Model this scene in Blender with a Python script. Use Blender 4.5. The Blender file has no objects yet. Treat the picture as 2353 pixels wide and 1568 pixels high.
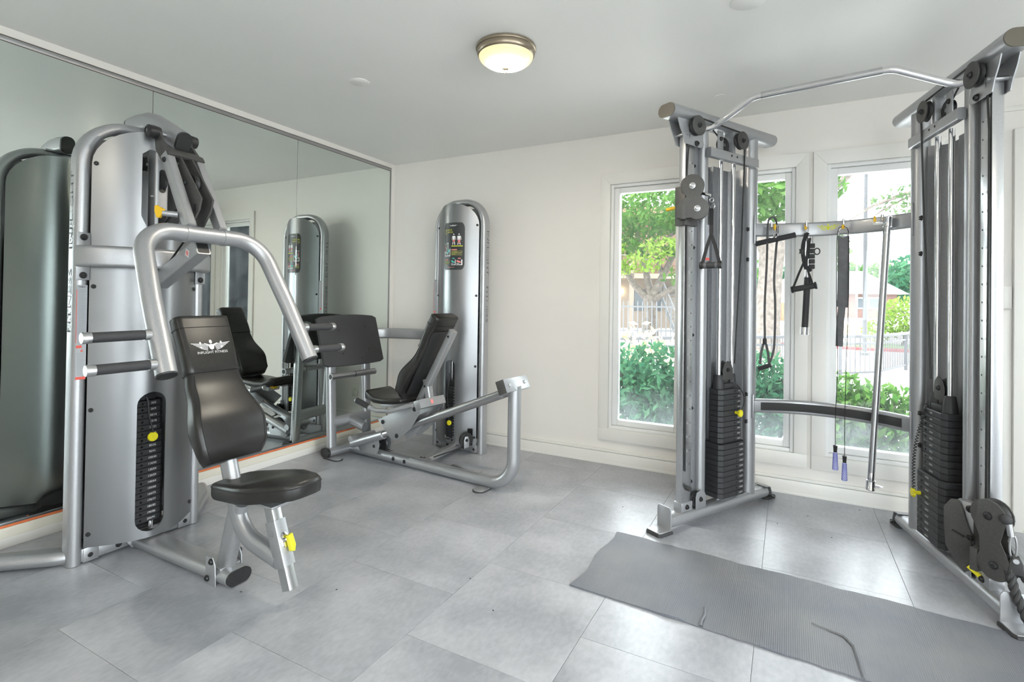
import bpy, bmesh, math, random
from mathutils import Vector, Matrix
from mathutils.geometry import delaunay_2d_cdt
random.seed(7)
S = bpy.context.scene
COL = S.collection
PI = math.pi
# ---------------------------------------------------------------- camera
cd = bpy.data.cameras.new('camera'); cam = bpy.data.objects.new('camera', cd); COL.objects.link(cam)
yaw, pitch, roll = 0.488037, 0.0101775, 0.0145466
Fv = Vector((-math.sin(yaw)*math.cos(pitch), math.cos(yaw)*math.cos(pitch), math.sin(pitch)))
R0 = Vector((math.cos(yaw), math.sin(yaw), 0)); U0 = R0.cross(Fv)
Rv = R0*math.cos(roll)+U0*math.sin(roll); Uv = U0*math.cos(roll)-R0*math.sin(roll)
mw = Matrix((Rv, Uv, -Fv)).transposed().to_4x4(); mw.translation = (3.24393, -3.75529, 1.19173)
cam.matrix_world = mw
cd.sensor_width = 36; cd.lens = 1197.06*36/2353; cd.shift_y = (680.17-784)/2353; cd.clip_start = .02; cd.clip_end = 400
S.camera = cam
# ---------------------------------------------------------------- light and exposure
vs = S.view_settings
vs.view_transform = 'Standard'; vs.look = 'None'; vs.gamma = 1; vs.use_curve_mapping = False
vs.exposure = 2.2
SKY = 2.5
W = bpy.data.worlds.new('sky'); S.world = W; W.use_nodes = True
bg = W.node_tree.nodes['Background']; bg.inputs[0].default_value = (0.90, 0.945, 1.0, 1); bg.inputs[1].default_value = SKY
def add_light(name, kind, energy, loc, rot=(0,0,0), color=(1,1,1), **kw):
    l = bpy.data.lights.new(name, kind); l.energy = energy; l.color = color
    for k, v in kw.items(): setattr(l, k, v)
    o = bpy.data.objects.new(name, l); COL.objects.link(o); o.location = loc; o.rotation_euler = rot
    return o
# sun stands high over the mirror wall, so it never shines straight into the room
add_light('sun', 'SUN', 2.2, (-10, 5, 20), (0, math.radians(-38), math.radians(3)), (1, .96, .9), angle=.02)
# ---------------------------------------------------------------- materials
def new_mat(name):
    m = bpy.data.materials.new(name); m.use_nodes = True
    return m, m.node_tree.nodes, m.node_tree.links, m.node_tree.nodes['Principled BSDF']
def mat(name, col, rough=.5, metal=0, noise=None, bump=None, spec=None, coat=0, aniso=None, emit=None, trans=0, rvar=None, rand=0, ior=None):
    m, N, L, P = new_mat(name)
    P.inputs['Base Color'].default_value = (*col, 1); P.inputs['Roughness'].default_value = rough; P.inputs['Metallic'].default_value = metal
    if spec is not None: P.inputs['Specular IOR Level'].default_value = spec
    if ior: P.inputs['IOR'].default_value = ior
    P.inputs['Coat Weight'].default_value = coat
    P.inputs['Coat Roughness'].default_value = .15
    P.inputs['Transmission Weight'].default_value = trans
    tc = N.new('ShaderNodeTexCoord')
    src = None
    if noise:
        n = N.new('ShaderNodeTexNoise'); n.inputs['Scale'].default_value = noise[0]; n.inputs['Detail'].default_value = 5
        L.new(tc.outputs['Object'], n.inputs['Vector'])
        r = N.new('ShaderNodeMapRange'); r.inputs[1].default_value = .3; r.inputs[2].default_value = .7; r.inputs[3].default_value = 1-noise[1]; r.inputs[4].default_value = 1+noise[1]
        L.new(n.outputs[0], r.inputs[0])
        h = N.new('ShaderNodeHueSaturation'); h.inputs['Color'].default_value = (*col, 1); L.new(r.outputs[0], h.inputs['Value'])
        L.new(h.outputs[0], P.inputs['Base Color']); src = h
        if rvar:
            r2 = N.new('ShaderNodeMapRange'); r2.inputs[1].default_value = .3; r2.inputs[2].default_value = .7; r2.inputs[3].default_value = rough-rvar; r2.inputs[4].default_value = rough+rvar
            L.new(n.outputs[0], r2.inputs[0]); L.new(r2.outputs[0], P.inputs['Roughness'])
    if rand:
        oi = N.new('ShaderNodeObjectInfo'); r = N.new('ShaderNodeMapRange'); r.inputs[3].default_value = 1-rand; r.inputs[4].default_value = 1+rand
        L.new(oi.outputs['Random'], r.inputs[0])
        h2 = N.new('ShaderNodeHueSaturation'); L.new(r.outputs[0], h2.inputs['Value'])
        if src: L.new(src.outputs[0], h2.inputs['Color'])
        else: h2.inputs['Color'].default_value = (*col, 1)
        L.new(h2.outputs[0], P.inputs['Base Color'])
    if bump:
        n = N.new('ShaderNodeTexNoise'); n.inputs['Scale'].default_value = bump[0]; n.inputs['Detail'].default_value = 6
        L.new(tc.outputs['Object'], n.inputs['Vector'])
        b = N.new('ShaderNodeBump'); b.inputs['Strength'].default_value = bump[1]; b.inputs['Distance'].default_value = bump[2] if len(bump) > 2 else .002
        L.new(n.outputs[0], b.inputs['Height']); L.new(b.outputs[0], P.inputs['Normal'])
    if emit:
        P.inputs['Emission Color'].default_value = (*emit[0], 1); P.inputs['Emission Strength'].default_value = emit[1]
    return m
MT = {}
MT['silver'] = mat('silver_paint', (.43,.435,.45), .40, .7, noise=(180,.05), coat=.25)
MT['shroud'] = mat('silver_shroud', (.285,.29,.30), .30, .85, noise=(3,.03))
MT['steelgrey'] = mat('grey_sheet_metal', (.34,.345,.36), .38, .6, noise=(60,.05))
MT['chrome'] = mat('chrome', (.82,.82,.83), .09, 1)
MT['alu'] = mat('brushed_aluminium', (.60,.605,.615), .28, 1, noise=(200,.04))
MT['satin'] = mat('satin_steel', (.50,.50,.51), .34, 1)
MT['black'] = mat('black_plastic', (.02,.02,.021), .42, noise=(90,.15))
MT['rubber'] = mat('black_rubber', (.04,.04,.041), .7, bump=(300,.3,.001))
MT['foam'] = mat('foam_grip', (.035,.035,.038), .62, bump=(160,.5,.0015))
MT['iron'] = mat('cast_iron_plate', (.032,.033,.036), .5, noise=(220,.25), bump=(350,.35,.0008))
MT['vinyl'] = mat('black_vinyl', (.018,.017,.016), .34, noise=(40,.15), bump=(420,.2,.0005), spec=.5)
MT['thread'] = mat('black_piping', (.012,.012,.012), .5)
MT['darkplate'] = mat('charcoal_painted_steel', (.085,.083,.08), .48, .35, noise=(120,.1))
MT['cable'] = mat('black_cable', (.015,.015,.015), .45)
MT['yellow'] = mat('yellow_plastic', (.83,.74,.02), .4)
MT['amber'] = mat('amber_plastic', (.86,.52,.02), .4)
MT['white'] = mat('white_print', (.85,.85,.85), .6)
MT['greyprint'] = mat('grey_print', (.33,.34,.36), .6)
MT['outline'] = mat('dark_grey_print', (.11,.115,.125), .6)
MT['red'] = mat('red_print', (.78,.12,.09), .6)
MT['pink'] = mat('coral_print', (.85,.27,.27), .6)
MT['teal'] = mat('teal_print', (.1,.62,.58), .6)
MT['lime'] = mat('lime_print', (.72,.75,.04), .6)
MT['olive'] = mat('olive_print', (.30,.31,.09), .6)
MT['placard'] = mat('charcoal_placard', (.035,.04,.042), .3)
MT['labelgrey'] = mat('grey_label', (.42,.44,.47), .5)
MT['blue'] = mat('blue_rubber', (.035,.045,.42), .5)
MT['palegrip'] = mat('pale_grip', (.62,.66,.88), .5)
MT['webbing'] = mat('black_webbing', (.025,.025,.027), .75, bump=(500,.4,.001))
MT['greystrap'] = mat('grey_leather_strap', (.12,.122,.13), .5, noise=(30,.15))
MT['ropegrey'] = mat('grey_cord', (.10,.10,.10), .7)
MT['wall'] = mat('cream_wall_paint', (.82,.79,.75), .55, noise=(1.5,.02), bump=(140,.12,.002))
MT['trim'] = mat('cream_trim_paint', (.82,.80,.76), .38, noise=(2,.02), bump=(60,.08,.001))
MT['sash'] = mat('white_sash_paint', (.84,.84,.83), .35, noise=(3,.02))
MT['baseboard'] = mat('cream_baseboard_paint', (.80,.765,.66), .4, noise=(4,.03))
MT['ceiling'] = mat('ceiling_paint', (.89,.88,.85), .5, noise=(1.2,.02), bump=(90,.2,.002))
MT['gap'] = mat('dark_joint', (.10,.07,.055), .9)
MT['orange'] = mat('orange_adhesive_strip', (.78,.20,.07), .6, noise=(20,.1))
MT['mirror'] = mat('mirror_glass', (.80,.855,.825), 0.004, 1)
MT['plug'] = mat('ivory_plastic', (.8,.78,.7), .35)
MT['capbrown'] = mat('brown_end_cap', (.13,.115,.09), .35)
MT['bronze'] = mat('brushed_bronze', (.36,.30,.23), .34, .9)
MT['debris'] = mat('black_crumb', (.02,.02,.02), .8)
MT['bag'] = mat('black_cloth', (.012,.012,.014), .85, bump=(40,.5,.004))
MT['lampglass'] = mat('lit_frosted_glass', (.95,.9,.8), .5, emit=((1.0,.80,.50), 2.2))
def pane_mat():
    m, N, L, P = new_mat('window_glass')
    t = N.new('ShaderNodeBsdfTransparent'); t.inputs[0].default_value = (.96,.98,.97,1)
    g = N.new('ShaderNodeBsdfGlossy'); g.inputs['Roughness'].default_value = .01
    f = N.new('ShaderNodeFresnel'); f.inputs[0].default_value = 1.4
    x = N.new('ShaderNodeMixShader'); L.new(f.outputs[0], x.inputs[0]); L.new(t.outputs[0], x.inputs[1]); L.new(g.outputs[0], x.inputs[2])
    # thin film of dust on the lower edge of the pane
    d = N.new('ShaderNodeBsdfDiffuse'); d.inputs[0].default_value = (.8,.84,.9,1)
    tl = N.new('ShaderNodeBsdfTranslucent'); tl.inputs[0].default_value = (.8,.84,.9,1)
    dm = N.new('ShaderNodeMixShader'); dm.inputs[0].default_value = .5; L.new(d.outputs[0], dm.inputs[1]); L.new(tl.outputs[0], dm.inputs[2])
    tc = N.new('ShaderNodeTexCoord'); sx = N.new('ShaderNodeSeparateXYZ'); L.new(tc.outputs['Object'], sx.inputs[0])
    mr = N.new('ShaderNodeMapRange'); mr.inputs[1].default_value = .30; mr.inputs[2].default_value = .62; mr.inputs[3].default_value = .26; mr.inputs[4].default_value = 0.03; mr.interpolation_type = 'SMOOTHSTEP'
    L.new(sx.outputs[2], mr.inputs[0])
    n = N.new('ShaderNodeTexNoise'); n.inputs['Scale'].default_value = 9; n.inputs['Detail'].default_value = 4; L.new(tc.outputs['Object'], n.inputs['Vector'])
    mu = N.new('ShaderNodeMath'); mu.operation = 'MULTIPLY'; L.new(mr.outputs[0], mu.inputs[0]); L.new(n.outputs[0], mu.inputs[1])
    x2 = N.new('ShaderNodeMixShader'); L.new(mu.outputs[0], x2.inputs[0]); L.new(x.outputs[0], x2.inputs[1]); L.new(dm.outputs[0], x2.inputs[2])
    L.new(x2.outputs[0], N['Material Output'].inputs[0])
    return m
MT['pane'] = pane_mat()
def tile_mat():
    m, N, L, P = new_mat('grey_vinyl_tile')
    tc = N.new('ShaderNodeTexCoord'); oi = N.new('ShaderNodeObjectInfo')
    ad = N.new('ShaderNodeVectorMath'); ad.operation = 'ADD'
    sc = N.new('ShaderNodeVectorMath'); sc.operation = 'SCALE'; sc.inputs['Scale'].default_value = 31
    cx = N.new('ShaderNodeCombineXYZ'); L.new(oi.outputs['Random'], cx.inputs[0]); L.new(oi.outputs['Random'], cx.inputs[1])
    L.new(cx.outputs[0], sc.inputs[0]); L.new(tc.outputs['Object'], ad.inputs[0]); L.new(sc.outputs[0], ad.inputs[1])
    n1 = N.new('ShaderNodeTexNoise'); n1.inputs['Scale'].default_value = 3.2; n1.inputs['Detail'].default_value = 4; n1.inputs['Roughness'].default_value = .5; n1.inputs['Distortion'].default_value = 0
    n2 = N.new('ShaderNodeTexNoise'); n2.inputs['Scale'].default_value = 55; n2.inputs['Detail'].default_value = 4
    mp = N.new('ShaderNodeMapping'); mp.inputs['Scale'].default_value = (1, .55, 1)
    L.new(ad.outputs[0], n1.inputs['Vector']); L.new(ad.outputs[0], mp.inputs[0]); L.new(mp.outputs[0], n2.inputs['Vector'])
    mx = N.new('ShaderNodeMath'); mx.operation = 'MULTIPLY_ADD'; mx.inputs[1].default_value = .4; L.new(n2.outputs[0], mx.inputs[0]); L.new(n1.outputs[0], mx.inputs[2])
    cr = N.new('ShaderNodeValToRGB'); e = cr.color_ramp.elements
    e[0].position = .50; e[0].color = (.285,.295,.325,1); e[1].position = .92; e[1].color = (.465,.475,.51,1)
    L.new(mx.outputs[0], cr.inputs[0])
    h = N.new('ShaderNodeHueSaturation'); mr = N.new('ShaderNodeMapRange'); mr.inputs[3].default_value = .95; mr.inputs[4].default_value = 1.05
    L.new(oi.outputs['Random'], mr.inputs[0]); L.new(mr.outputs[0], h.inputs['Value']); L.new(cr.outputs[0], h.inputs['Color']); L.new(h.outputs[0], P.inputs['Base Color'])
    rr = N.new('ShaderNodeMapRange'); rr.inputs[1].default_value = .3; rr.inputs[2].default_value = .7; rr.inputs[3].default_value = .285; rr.inputs[4].default_value = .36; P.inputs['Specular IOR Level'].default_value = .75
    L.new(n1.outputs[0], rr.inputs[0]); L.new(rr.outputs[0], P.inputs['Roughness'])
    return m
MT['tile'] = tile_mat()
def matmat():
    m, N, L, P = new_mat('ribbed_rubber_mat')
    tc = N.new('ShaderNodeTexCoord')
    n = N.new('ShaderNodeTexNoise'); n.inputs['Scale'].default_value = 3.2; n.inputs['Detail'].default_value = 8; L.new(tc.outputs['Object'], n.inputs['Vector'])
    cr = N.new('ShaderNodeValToRGB'); e = cr.color_ramp.elements; e[0].position = .35; e[0].color = (.14,.15,.18,1); e[1].position = .72; e[1].color = (.20,.20,.21,1)
    L.new(n.outputs[0], cr.inputs[0]); L.new(cr.outputs[0], P.inputs['Base Color']); P.inputs['Roughness'].default_value = .5
    w = N.new('ShaderNodeTexWave'); w.inputs['Scale'].default_value = 46; w.bands_direction = 'X'; L.new(tc.outputs['Object'], w.inputs['Vector'])
    b = N.new('ShaderNodeBump'); b.inputs['Strength'].default_value = .35; b.inputs['Distance'].default_value = .0015; L.new(w.outputs[0], b.inputs['Height'])
    b2 = N.new('ShaderNodeBump'); b2.inputs['Strength'].default_value = .3; b2.inputs['Distance'].default_value = .004; L.new(n.outputs[0], b2.inputs['Height']); L.new(b.outputs[0], b2.inputs['Normal']); L.new(b2.outputs[0], P.inputs['Normal'])
    return m
MT['mat'] = matmat()
# ---------------------------------------------------------------- mesh helpers
def V3(p): return Vector(p)
def circ(r, n=14): return [(r*math.cos(2*PI*i/n), r*math.sin(2*PI*i/n)) for i in range(n)]
def rrect(w, h, r, n=4):
    r = min(r, w/2-1e-5, h/2-1e-5); out = []
    for cx, cy, a0 in ((w/2-r, h/2-r, 0), (-w/2+r, h/2-r, PI/2), (-w/2+r, -h/2+r, PI), (w/2-r, -h/2+r, 1.5*PI)):
        for i in range(n+1): a = a0+PI/2*i/n; out.append((cx+r*math.cos(a), cy+r*math.sin(a)))
    return out
def obr(w, h, n=6): return rrect(w, h, min(w, h)/2, n)
def fillet(pts, r, n=6):
    pts = [V3(p) for p in pts]; out = [pts[0]]
    for i in range(1, len(pts)-1):
        rr = r[i-1] if isinstance(r, (list, tuple)) else r
        a, b, c = pts[i-1], pts[i], pts[i+1]; d0 = (a-b); d1 = (c-b); l0, l1 = d0.length, d1.length; d0.normalize(); d1.normalize()
        ang = d0.angle(d1)
        if rr <= 0 or ang > PI-.01: out.append(b); continue
        t = min(rr/math.tan(ang/2), l0*.49, l1*.49); rr2 = t*math.tan(ang/2)
        cdir = (d0+d1).normalized(); ce = b+cdir*(rr2/math.sin(ang/2))
        p0 = b+d0*t; p1 = b+d1*t; v0 = p0-ce; v1 = p1-ce; th = v0.angle(v1); ax = v0.cross(v1).normalized()
        for k in range(n+1): out.append(ce+Matrix.Rotation(th*k/n, 3, ax) @ v0)
    out.append(pts[-1]); return out
def arc_pts(a, m, c, n=16):
    """circle through three points"""
    a, m, c = V3(a), V3(m), V3(c); u = m-a; v = c-a; w = u.cross(v)
    ce = a+(w.cross(u)*v.length_squared+v.cross(w)*u.length_squared)/(2*w.length_squared)
    v0 = a-ce; th = v0.angle(c-ce); ax = v0.cross(m-ce).normalized()
    return [ce+Matrix.Rotation(th*i/n, 3, ax) @ v0 for i in range(n+1)]
class MB:
    def __init__(s): s.bm = bmesh.new()
    def add(s, vs, fs):
        bv = [s.bm.verts.new(v) for v in vs]; out = []
        for f in fs:
            try: out.append(s.bm.faces.new([bv[i] for i in f]))
            except ValueError: pass
        return bv, out
    def _bev(s, faces, b, seg=2):
        if b > 0:
            es = list({e for f in faces for e in f.edges})
            bmesh.ops.bevel(s.bm, geom=es, offset=b, segments=seg, affect='EDGES', profile=.5, clamp_overlap=True)
    def obox(s, c, ax, ay, az, hx, hy, hz, b=0, seg=2):
        c = V3(c); ax = V3(ax).normalized()*hx; ay = V3(ay).normalized()*hy; az = V3(az).normalized()*hz
        vs = [c+ax*i+ay*j+az*k for i in (-1, 1) for j in (-1, 1) for k in (-1, 1)]
        _, f = s.add(vs, [(0,1,3,2),(4,6,7,5),(0,4,5,1),(2,3,7,6),(0,2,6,4),(1,5,7,3)]); s._bev(f, b, seg); return s
    def box(s, x0, x1, y0, y1, z0, z1, b=0, seg=2):
        return s.obox(((x0+x1)/2, (y0+y1)/2, (z0+z1)/2), (1,0,0), (0,1,0), (0,0,1), abs(x1-x0)/2, abs(y1-y0)/2, abs(z1-z0)/2, b, seg)
    def tube(s, path, prof, up=(0,0,1), caps=True, closed=False, scale=None):
        P = [V3(p) for p in path]; n = len(P); m = len(prof); T = []
        for i in range(n):
            if closed: t = P[(i+1) % n]-P[i-1]
            else: t = P[min(i+1, n-1)]-P[max(i-1, 0)]
            T.append(t.normalized())
        u = V3(up); u = u-T[0]*u.dot(T[0])
        if u.length < 1e-4: u = V3((1,0,0)); u = u-T[0]*u.dot(T[0])
        if u.length < 1e-4: u = V3((0,1,0))
        u.normalize(); vs = []
        for i in range(n):
            if i:
                q = T[i-1].rotation_difference(T[i]); u = q @ u; u = (u-T[i]*u.dot(T[i])).normalized()
            sd = T[i].cross(u); k = scale[i] if scale else 1
            # mitre factor keeps width round corners
            for a, b in prof: vs.append(P[i]+sd*a*k+u*b*k)
        fs = []
        for i in range(n if closed else n-1):
            j = (i+1) % n
            for q in range(m): fs.append((i*m+q, i*m+(q+1) % m, j*m+(q+1) % m, j*m+q))
        if caps and not closed: fs.append(tuple(range(m))[::-1]); fs.append(tuple((n-1)*m+q for q in range(m)))
        s.add(vs, fs); return s
    def cyl(s, p0, p1, r, r2=None, n=16):
        r2 = r if r2 is None else r2
        return s.tube([p0, p1], circ(1, n), scale=[r, r2])
    def lathe(s, prof, o, ax=(0,0,1), n=20):
        o = V3(o); ax = V3(ax).normalized(); u = ax.orthogonal().normalized(); w = ax.cross(u); vs = []; fs = []; m = len(prof)
        for r, h in prof:
            r = max(r, 1e-5)
            for i in range(n): a = 2*PI*i/n; vs.append(o+ax*h+u*(r*math.cos(a))+w*(r*math.sin(a)))
        for k in range(m-1):
            for i in range(n): fs.append((k*n+i, k*n+(i+1) % n, (k+1)*n+(i+1) % n, (k+1)*n+i))
        fs.append(tuple(range(n))[::-1]); fs.append(tuple((m-1)*n+i for i in range(n)))
        s.add(vs, fs); return s
    def prism(s, poly, o, ax, ay, d, b=0, seg=2):
        """poly in the ax/ay plane, thickness d centred on o"""
        o = V3(o); ax = V3(ax); ay = V3(ay); nz = ax.cross(ay).normalized()*(d/2); n = len(poly)
        vs = [o+ax*x+ay*y-nz for x, y in poly]+[o+ax*x+ay*y+nz for x, y in poly]
        fs = [tuple(range(n))[::-1], tuple(range(n, 2*n))]+[(i, (i+1) % n, n+(i+1) % n, n+i) for i in range(n)]
        _, f = s.add(vs, fs)
        if b > 0:
            es = list({e for q in f[:2] for e in q.edges})
            bmesh.ops.bevel(s.bm, geom=es, offset=b, segments=seg, affect='EDGES', profile=.5, clamp_overlap=True)
        return s
    def sphere(s, c, r, n=12):
        m = Matrix.Translation(V3(c)) @ (Matrix.Diagonal((*r, 1)) if isinstance(r, (tuple, list)) else Matrix.Scale(r, 4))
        bmesh.ops.create_uvsphere(s.bm, u_segments=n, v_segments=max(6, n//2), radius=1, matrix=m); return s
    def text(s, t, size, fn, ext=0, align='CENTER', sx=1):
        me = text_mesh(t, size, align); bv, fs = s.add([fn(v.co.x*sx, v.co.y) for v in me.vertices], [tuple(p.vertices) for p in me.polygons]); return s
    def poly(s, pts, fn):
        s.add([fn(x, y) for x, y in pts], [tuple(range(len(pts)))]); return s
    def mesh(s, name, smooth=38, fix=True):
        if fix: bmesh.ops.recalc_face_normals(s.bm, faces=s.bm.faces)
        me = bpy.data.meshes.new(name); s.bm.to_mesh(me); s.bm.free()
        if smooth:
            me.polygons.foreach_set('use_smooth', [True]*len(me.polygons)); me.set_sharp_from_angle(angle=math.radians(smooth))
        return me
    def build(s, name, mt, parent=None, smooth=38, fix=True, **tags):
        me = s.mesh(name, smooth, fix); return link(name, me, mt, parent, **tags)
_TX = {}
def text_mesh(t, size, align='CENTER'):
    k = (t, round(size, 5), align)
    if k not in _TX:
        c = bpy.data.curves.new('t', 'FONT'); c.body = t; c.size = size; c.align_x = align; c.align_y = 'CENTER'; c.resolution_u = 2
        o = bpy.data.objects.new('t', c); COL.objects.link(o); bpy.context.view_layer.update()
        me = bpy.data.meshes.new_from_object(o); bpy.data.objects.remove(o); bpy.data.curves.remove(c); _TX[k] = me
    return _TX[k]
def link(name, me, mt=None, parent=None, loc=None, rot=None, label=None, cat=None, group=None, kind=None):
    if mt and not me.materials: me.materials.append(MT[mt] if isinstance(mt, str) else mt)
    o = bpy.data.objects.new(name, me); COL.objects.link(o)
    if parent: o.parent = parent
    if loc is not None: o.location = loc
    if rot is not None: o.rotation_euler = rot
    if label: o['label'] = label
    if cat: o['category'] = cat
    if group: o['group'] = group
    if kind: o['kind'] = kind
    return o
def thing(name, label, cat, loc=(0,0,0), rz=0, group=None):
    o = bpy.data.objects.new(name, None); COL.objects.link(o); o.location = loc; o.rotation_euler = (0,0,rz); o.empty_display_size = .1
    o['label'] = label; o['category'] = cat
    if group: o['group'] = group
    return o
def pip(p, poly):
    x, y = p; c = False; n = len(poly)
    for i in range(n):
        x0, y0 = poly[i]; x1, y1 = poly[i-1]
        if (y0 > y) != (y1 > y) and x < (x1-x0)*(y-y0)/(y1-y0)+x0: c = not c
    return c
def resample(poly, d):
    out = []
    for i in range(len(poly)):
        a = Vector(poly[i]); b = Vector(poly[(i+1) % len(poly)]); k = max(1, int((b-a).length/d))
        for j in range(k): out.append(tuple(a+(b-a)*j/k))
    return out
def cdt_sheet(outer, holes, gx, gz):
    """triangulate a 2D outline with holes, with a grid of inner points"""
    loops = [resample(outer, .03)]+[resample(h, .03) for h in holes]; pts = []; ed = []
    for lp in loops:
        b = len(pts); pts += lp; ed += [(b+i, b+(i+1) % len(lp)) for i in range(len(lp))]
    xs = [p[0] for p in outer]; zs = [p[1] for p in outer]
    bd = list(pts)
    x = min(xs)+gx/2
    while x < max(xs):
        z = min(zs)+gz/2
        while z < max(zs):
            if pip((x, z), outer) and not any(pip((x, z), h) for h in holes) and min((q[0]-x)**2+(q[1]-z)**2 for q in bd) > (.4*gx)**2: pts.append((x, z))
            z += gz
        x += gx
    r = delaunay_2d_cdt([Vector(p) for p in pts], ed, [], 0, 1e-6)
    vv = [(v.x, v.y) for v in r[0]]; fs = []
    for f in r[2]:
        c = (sum(vv[i][0] for i in f)/len(f), sum(vv[i][1] for i in f)/len(f))
        if pip(c, outer) and not any(pip(c, h) for h in holes): fs.append(tuple(f))
    return vv, fs
def curved_sheet(name, outer, holes, fn, nfn, mt, parent, th=.004, gx=.025, gz=.12, label=None):
    """sheet mapped by fn(a,b)->Vector with normal nfn(a,b); given thickness and rims"""
    vv, fs = cdt_sheet(outer, holes, gx, gz); n = len(vv)
    P = [V3(fn(*v)) for v in vv]; Nn = [V3(nfn(*v)).normalized() for v in vv]
    vs = P+[p-q*th for p, q in zip(P, Nn)]; cnt = {}
    F = []
    for f in fs:
        a, b, c = (P[i] for i in f[:3])
        if (b-a).cross(c-a).dot(Nn[f[0]]) < 0: f = f[::-1]
        F.append(f)
        for i in range(len(f)): e = (f[i], f[(i+1) % len(f)]); cnt[e] = 1
    allf = list(F)+[tuple(n+i for i in f[::-1]) for f in F]
    nf = len(allf)
    for (a, b) in cnt:
        if (b, a) not in cnt: allf.append((b, a, n+a, n+b))
    me = bpy.data.meshes.new(name); me.from_pydata(vs, [], allf); me.update()
    me.polygons.foreach_set('use_smooth', [True]*len(me.polygons))
    ns = []
    for p in me.polygons:
        for vi in p.vertices:
            if p.index >= nf: ns.append(p.normal[:])
            elif vi < n: ns.append(Nn[vi][:])
            else: ns.append((-Nn[vi-n])[:])
    me.normals_split_custom_set(ns)
    return link(name, me, mt, parent, label=label)
# ================================================================ THE ROOM
H = 2.44; RX, RY = 6.6, -6.6
fl = MB().box(-.1, RX+.1, RY-.1, .1, -.08, -.004).build('floor', 'gap', kind='structure', label='grey vinyl tile floor')
TW, TL = .547, .582
TM = MB().box(.0006, TW-.0006, .0006, TL-.0006, -.004, 0, .0005, 1).mesh('floor_tile')
ci = -4
while 2.053+ci*TW < RX:
    xa = 2.053+ci*TW; y = .053+TL*3-.291*(ci % 2)
    while y > RY-TL:
        ya, yb = y-TL, y
        if yb > RY and ya < 0:
            if xa >= 0 and xa+TW <= RX and ya >= RY and yb <= 0: link('floor_tile', TM, 'tile', fl, loc=(xa, ya, 0))
            else:
                x0, x1, y0, y1 = max(xa, 0), min(xa+TW, RX), max(ya, RY), min(yb, 0)
                if x1-x0 > .01 and y1-y0 > .01: MB().box(.0006, x1-x0-.0006, .0006, y1-y0-.0006, -.004, 0).build('floor_tile', 'tile', fl).location = (x0, y0, 0)
        y -= TL
    ci += 1
MB().box(-.1, RX+.1, RY-.1, .12, H, H+.1).build('ceiling', 'ceiling', kind='structure', label='flat off-white painted ceiling')
MB().box(-.12, 0, RY, 0, 0, H).build('wall_left', 'wall', kind='structure', label='cream wall behind the mirror panels')
# window wall with openings
WIN = [(2.0, 2.67), (2.69, 3.352), (3.376, 4.04)]
ZL, ZH, CW = .177, 2.152, .072
wb = MB(); xs = 0
for x0, x1 in WIN:
    wb.box(xs, x0+CW, 0, .12, 0, H); wb.box(x0+CW, x1-CW, 0, .12, 0, ZL+.085); wb.box(x0+CW, x1-CW, 0, .12, ZH-.085, H); xs = x1-CW
wb.box(xs, RX, 0, .12, 0, H)
wb.build('wall_back', 'wall', kind='structure', label='cream wall with three tall windows')
for i, (x0, x1) in enumerate(WIN):
    w = MB(); t = -.018
    # casing boards, mitred at the head
    a, b, c, d = x0, x1, ZL, ZH; ai, bi, cc, dd = x0+CW, x1-CW, ZL+.085, ZH-.085
    for q in (((a,cc),(ai,cc),(ai,dd),(a,d)), ((b,cc),(b,d),(bi,dd),(bi,cc)), ((a,d),(ai,dd),(bi,dd),(b,d)), ((a,c),(b,c),(b,cc),(a,cc))):
        g = .0003; cx = sum(p[0] for p in q)/4; cz = sum(p[1] for p in q)/4
        w.prism([(p[0]+(g if p[0] < cx else -g), p[1]+(g if p[1] < cz else -g)) for p in q], (0, t/2, 0), (1,0,0), (0,0,1), .018, .0008)
    win = w.build('window_%d' % (i+1), 'trim', kind='structure', label=('leftmost tall fixed window with wide cream casing', 'middle tall fixed window behind the left cable tower', 'tall fixed window nearest the right cable tower')[i])
    s = MB(); y0 = .035
    for k, (m, yy) in enumerate(((.022, 0), (.038, .02))):
        e0, e1, e2, e3 = ai+(.022 if k else 0), bi-(.022 if k else 0), cc+(.024 if k else 0), dd-(.024 if k else 0)
        s.box(e0, e0+m, yy, .08, e2, e3, .002); s.box(e1-m, e1, yy, .08, e2, e3, .002); s.box(e0+m, e1-m, yy, .08, e2, e2+m, .002); s.box(e0+m, e1-m, yy, .08, e3-m, e3, .002)
    s.build('sash', 'sash', win)
    MB().box(ai+.05, bi-.05, .05, .054, cc+.05, dd-.05).build('glass_pane', 'pane', win, smooth=0)
# boards along the foot of the window wall
MB().box(0, 4.30, -.016, 0, 0, .087, .002).build('baseboard_back', 'trim', kind='structure', label='low cream baseboard under the windows')
MB().box(0, 4.30, -.017, 0, .0895, .108, .002).build('trim_1', 'trim', kind='structure', label='narrow cream moulding above the baseboard')
MB().box(0.0, 4.30, -.020, -.0162, .0, .018, .0015).build('trim_2', 'trim', kind='structure', label='cream shoe moulding along the window wall')
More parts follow.
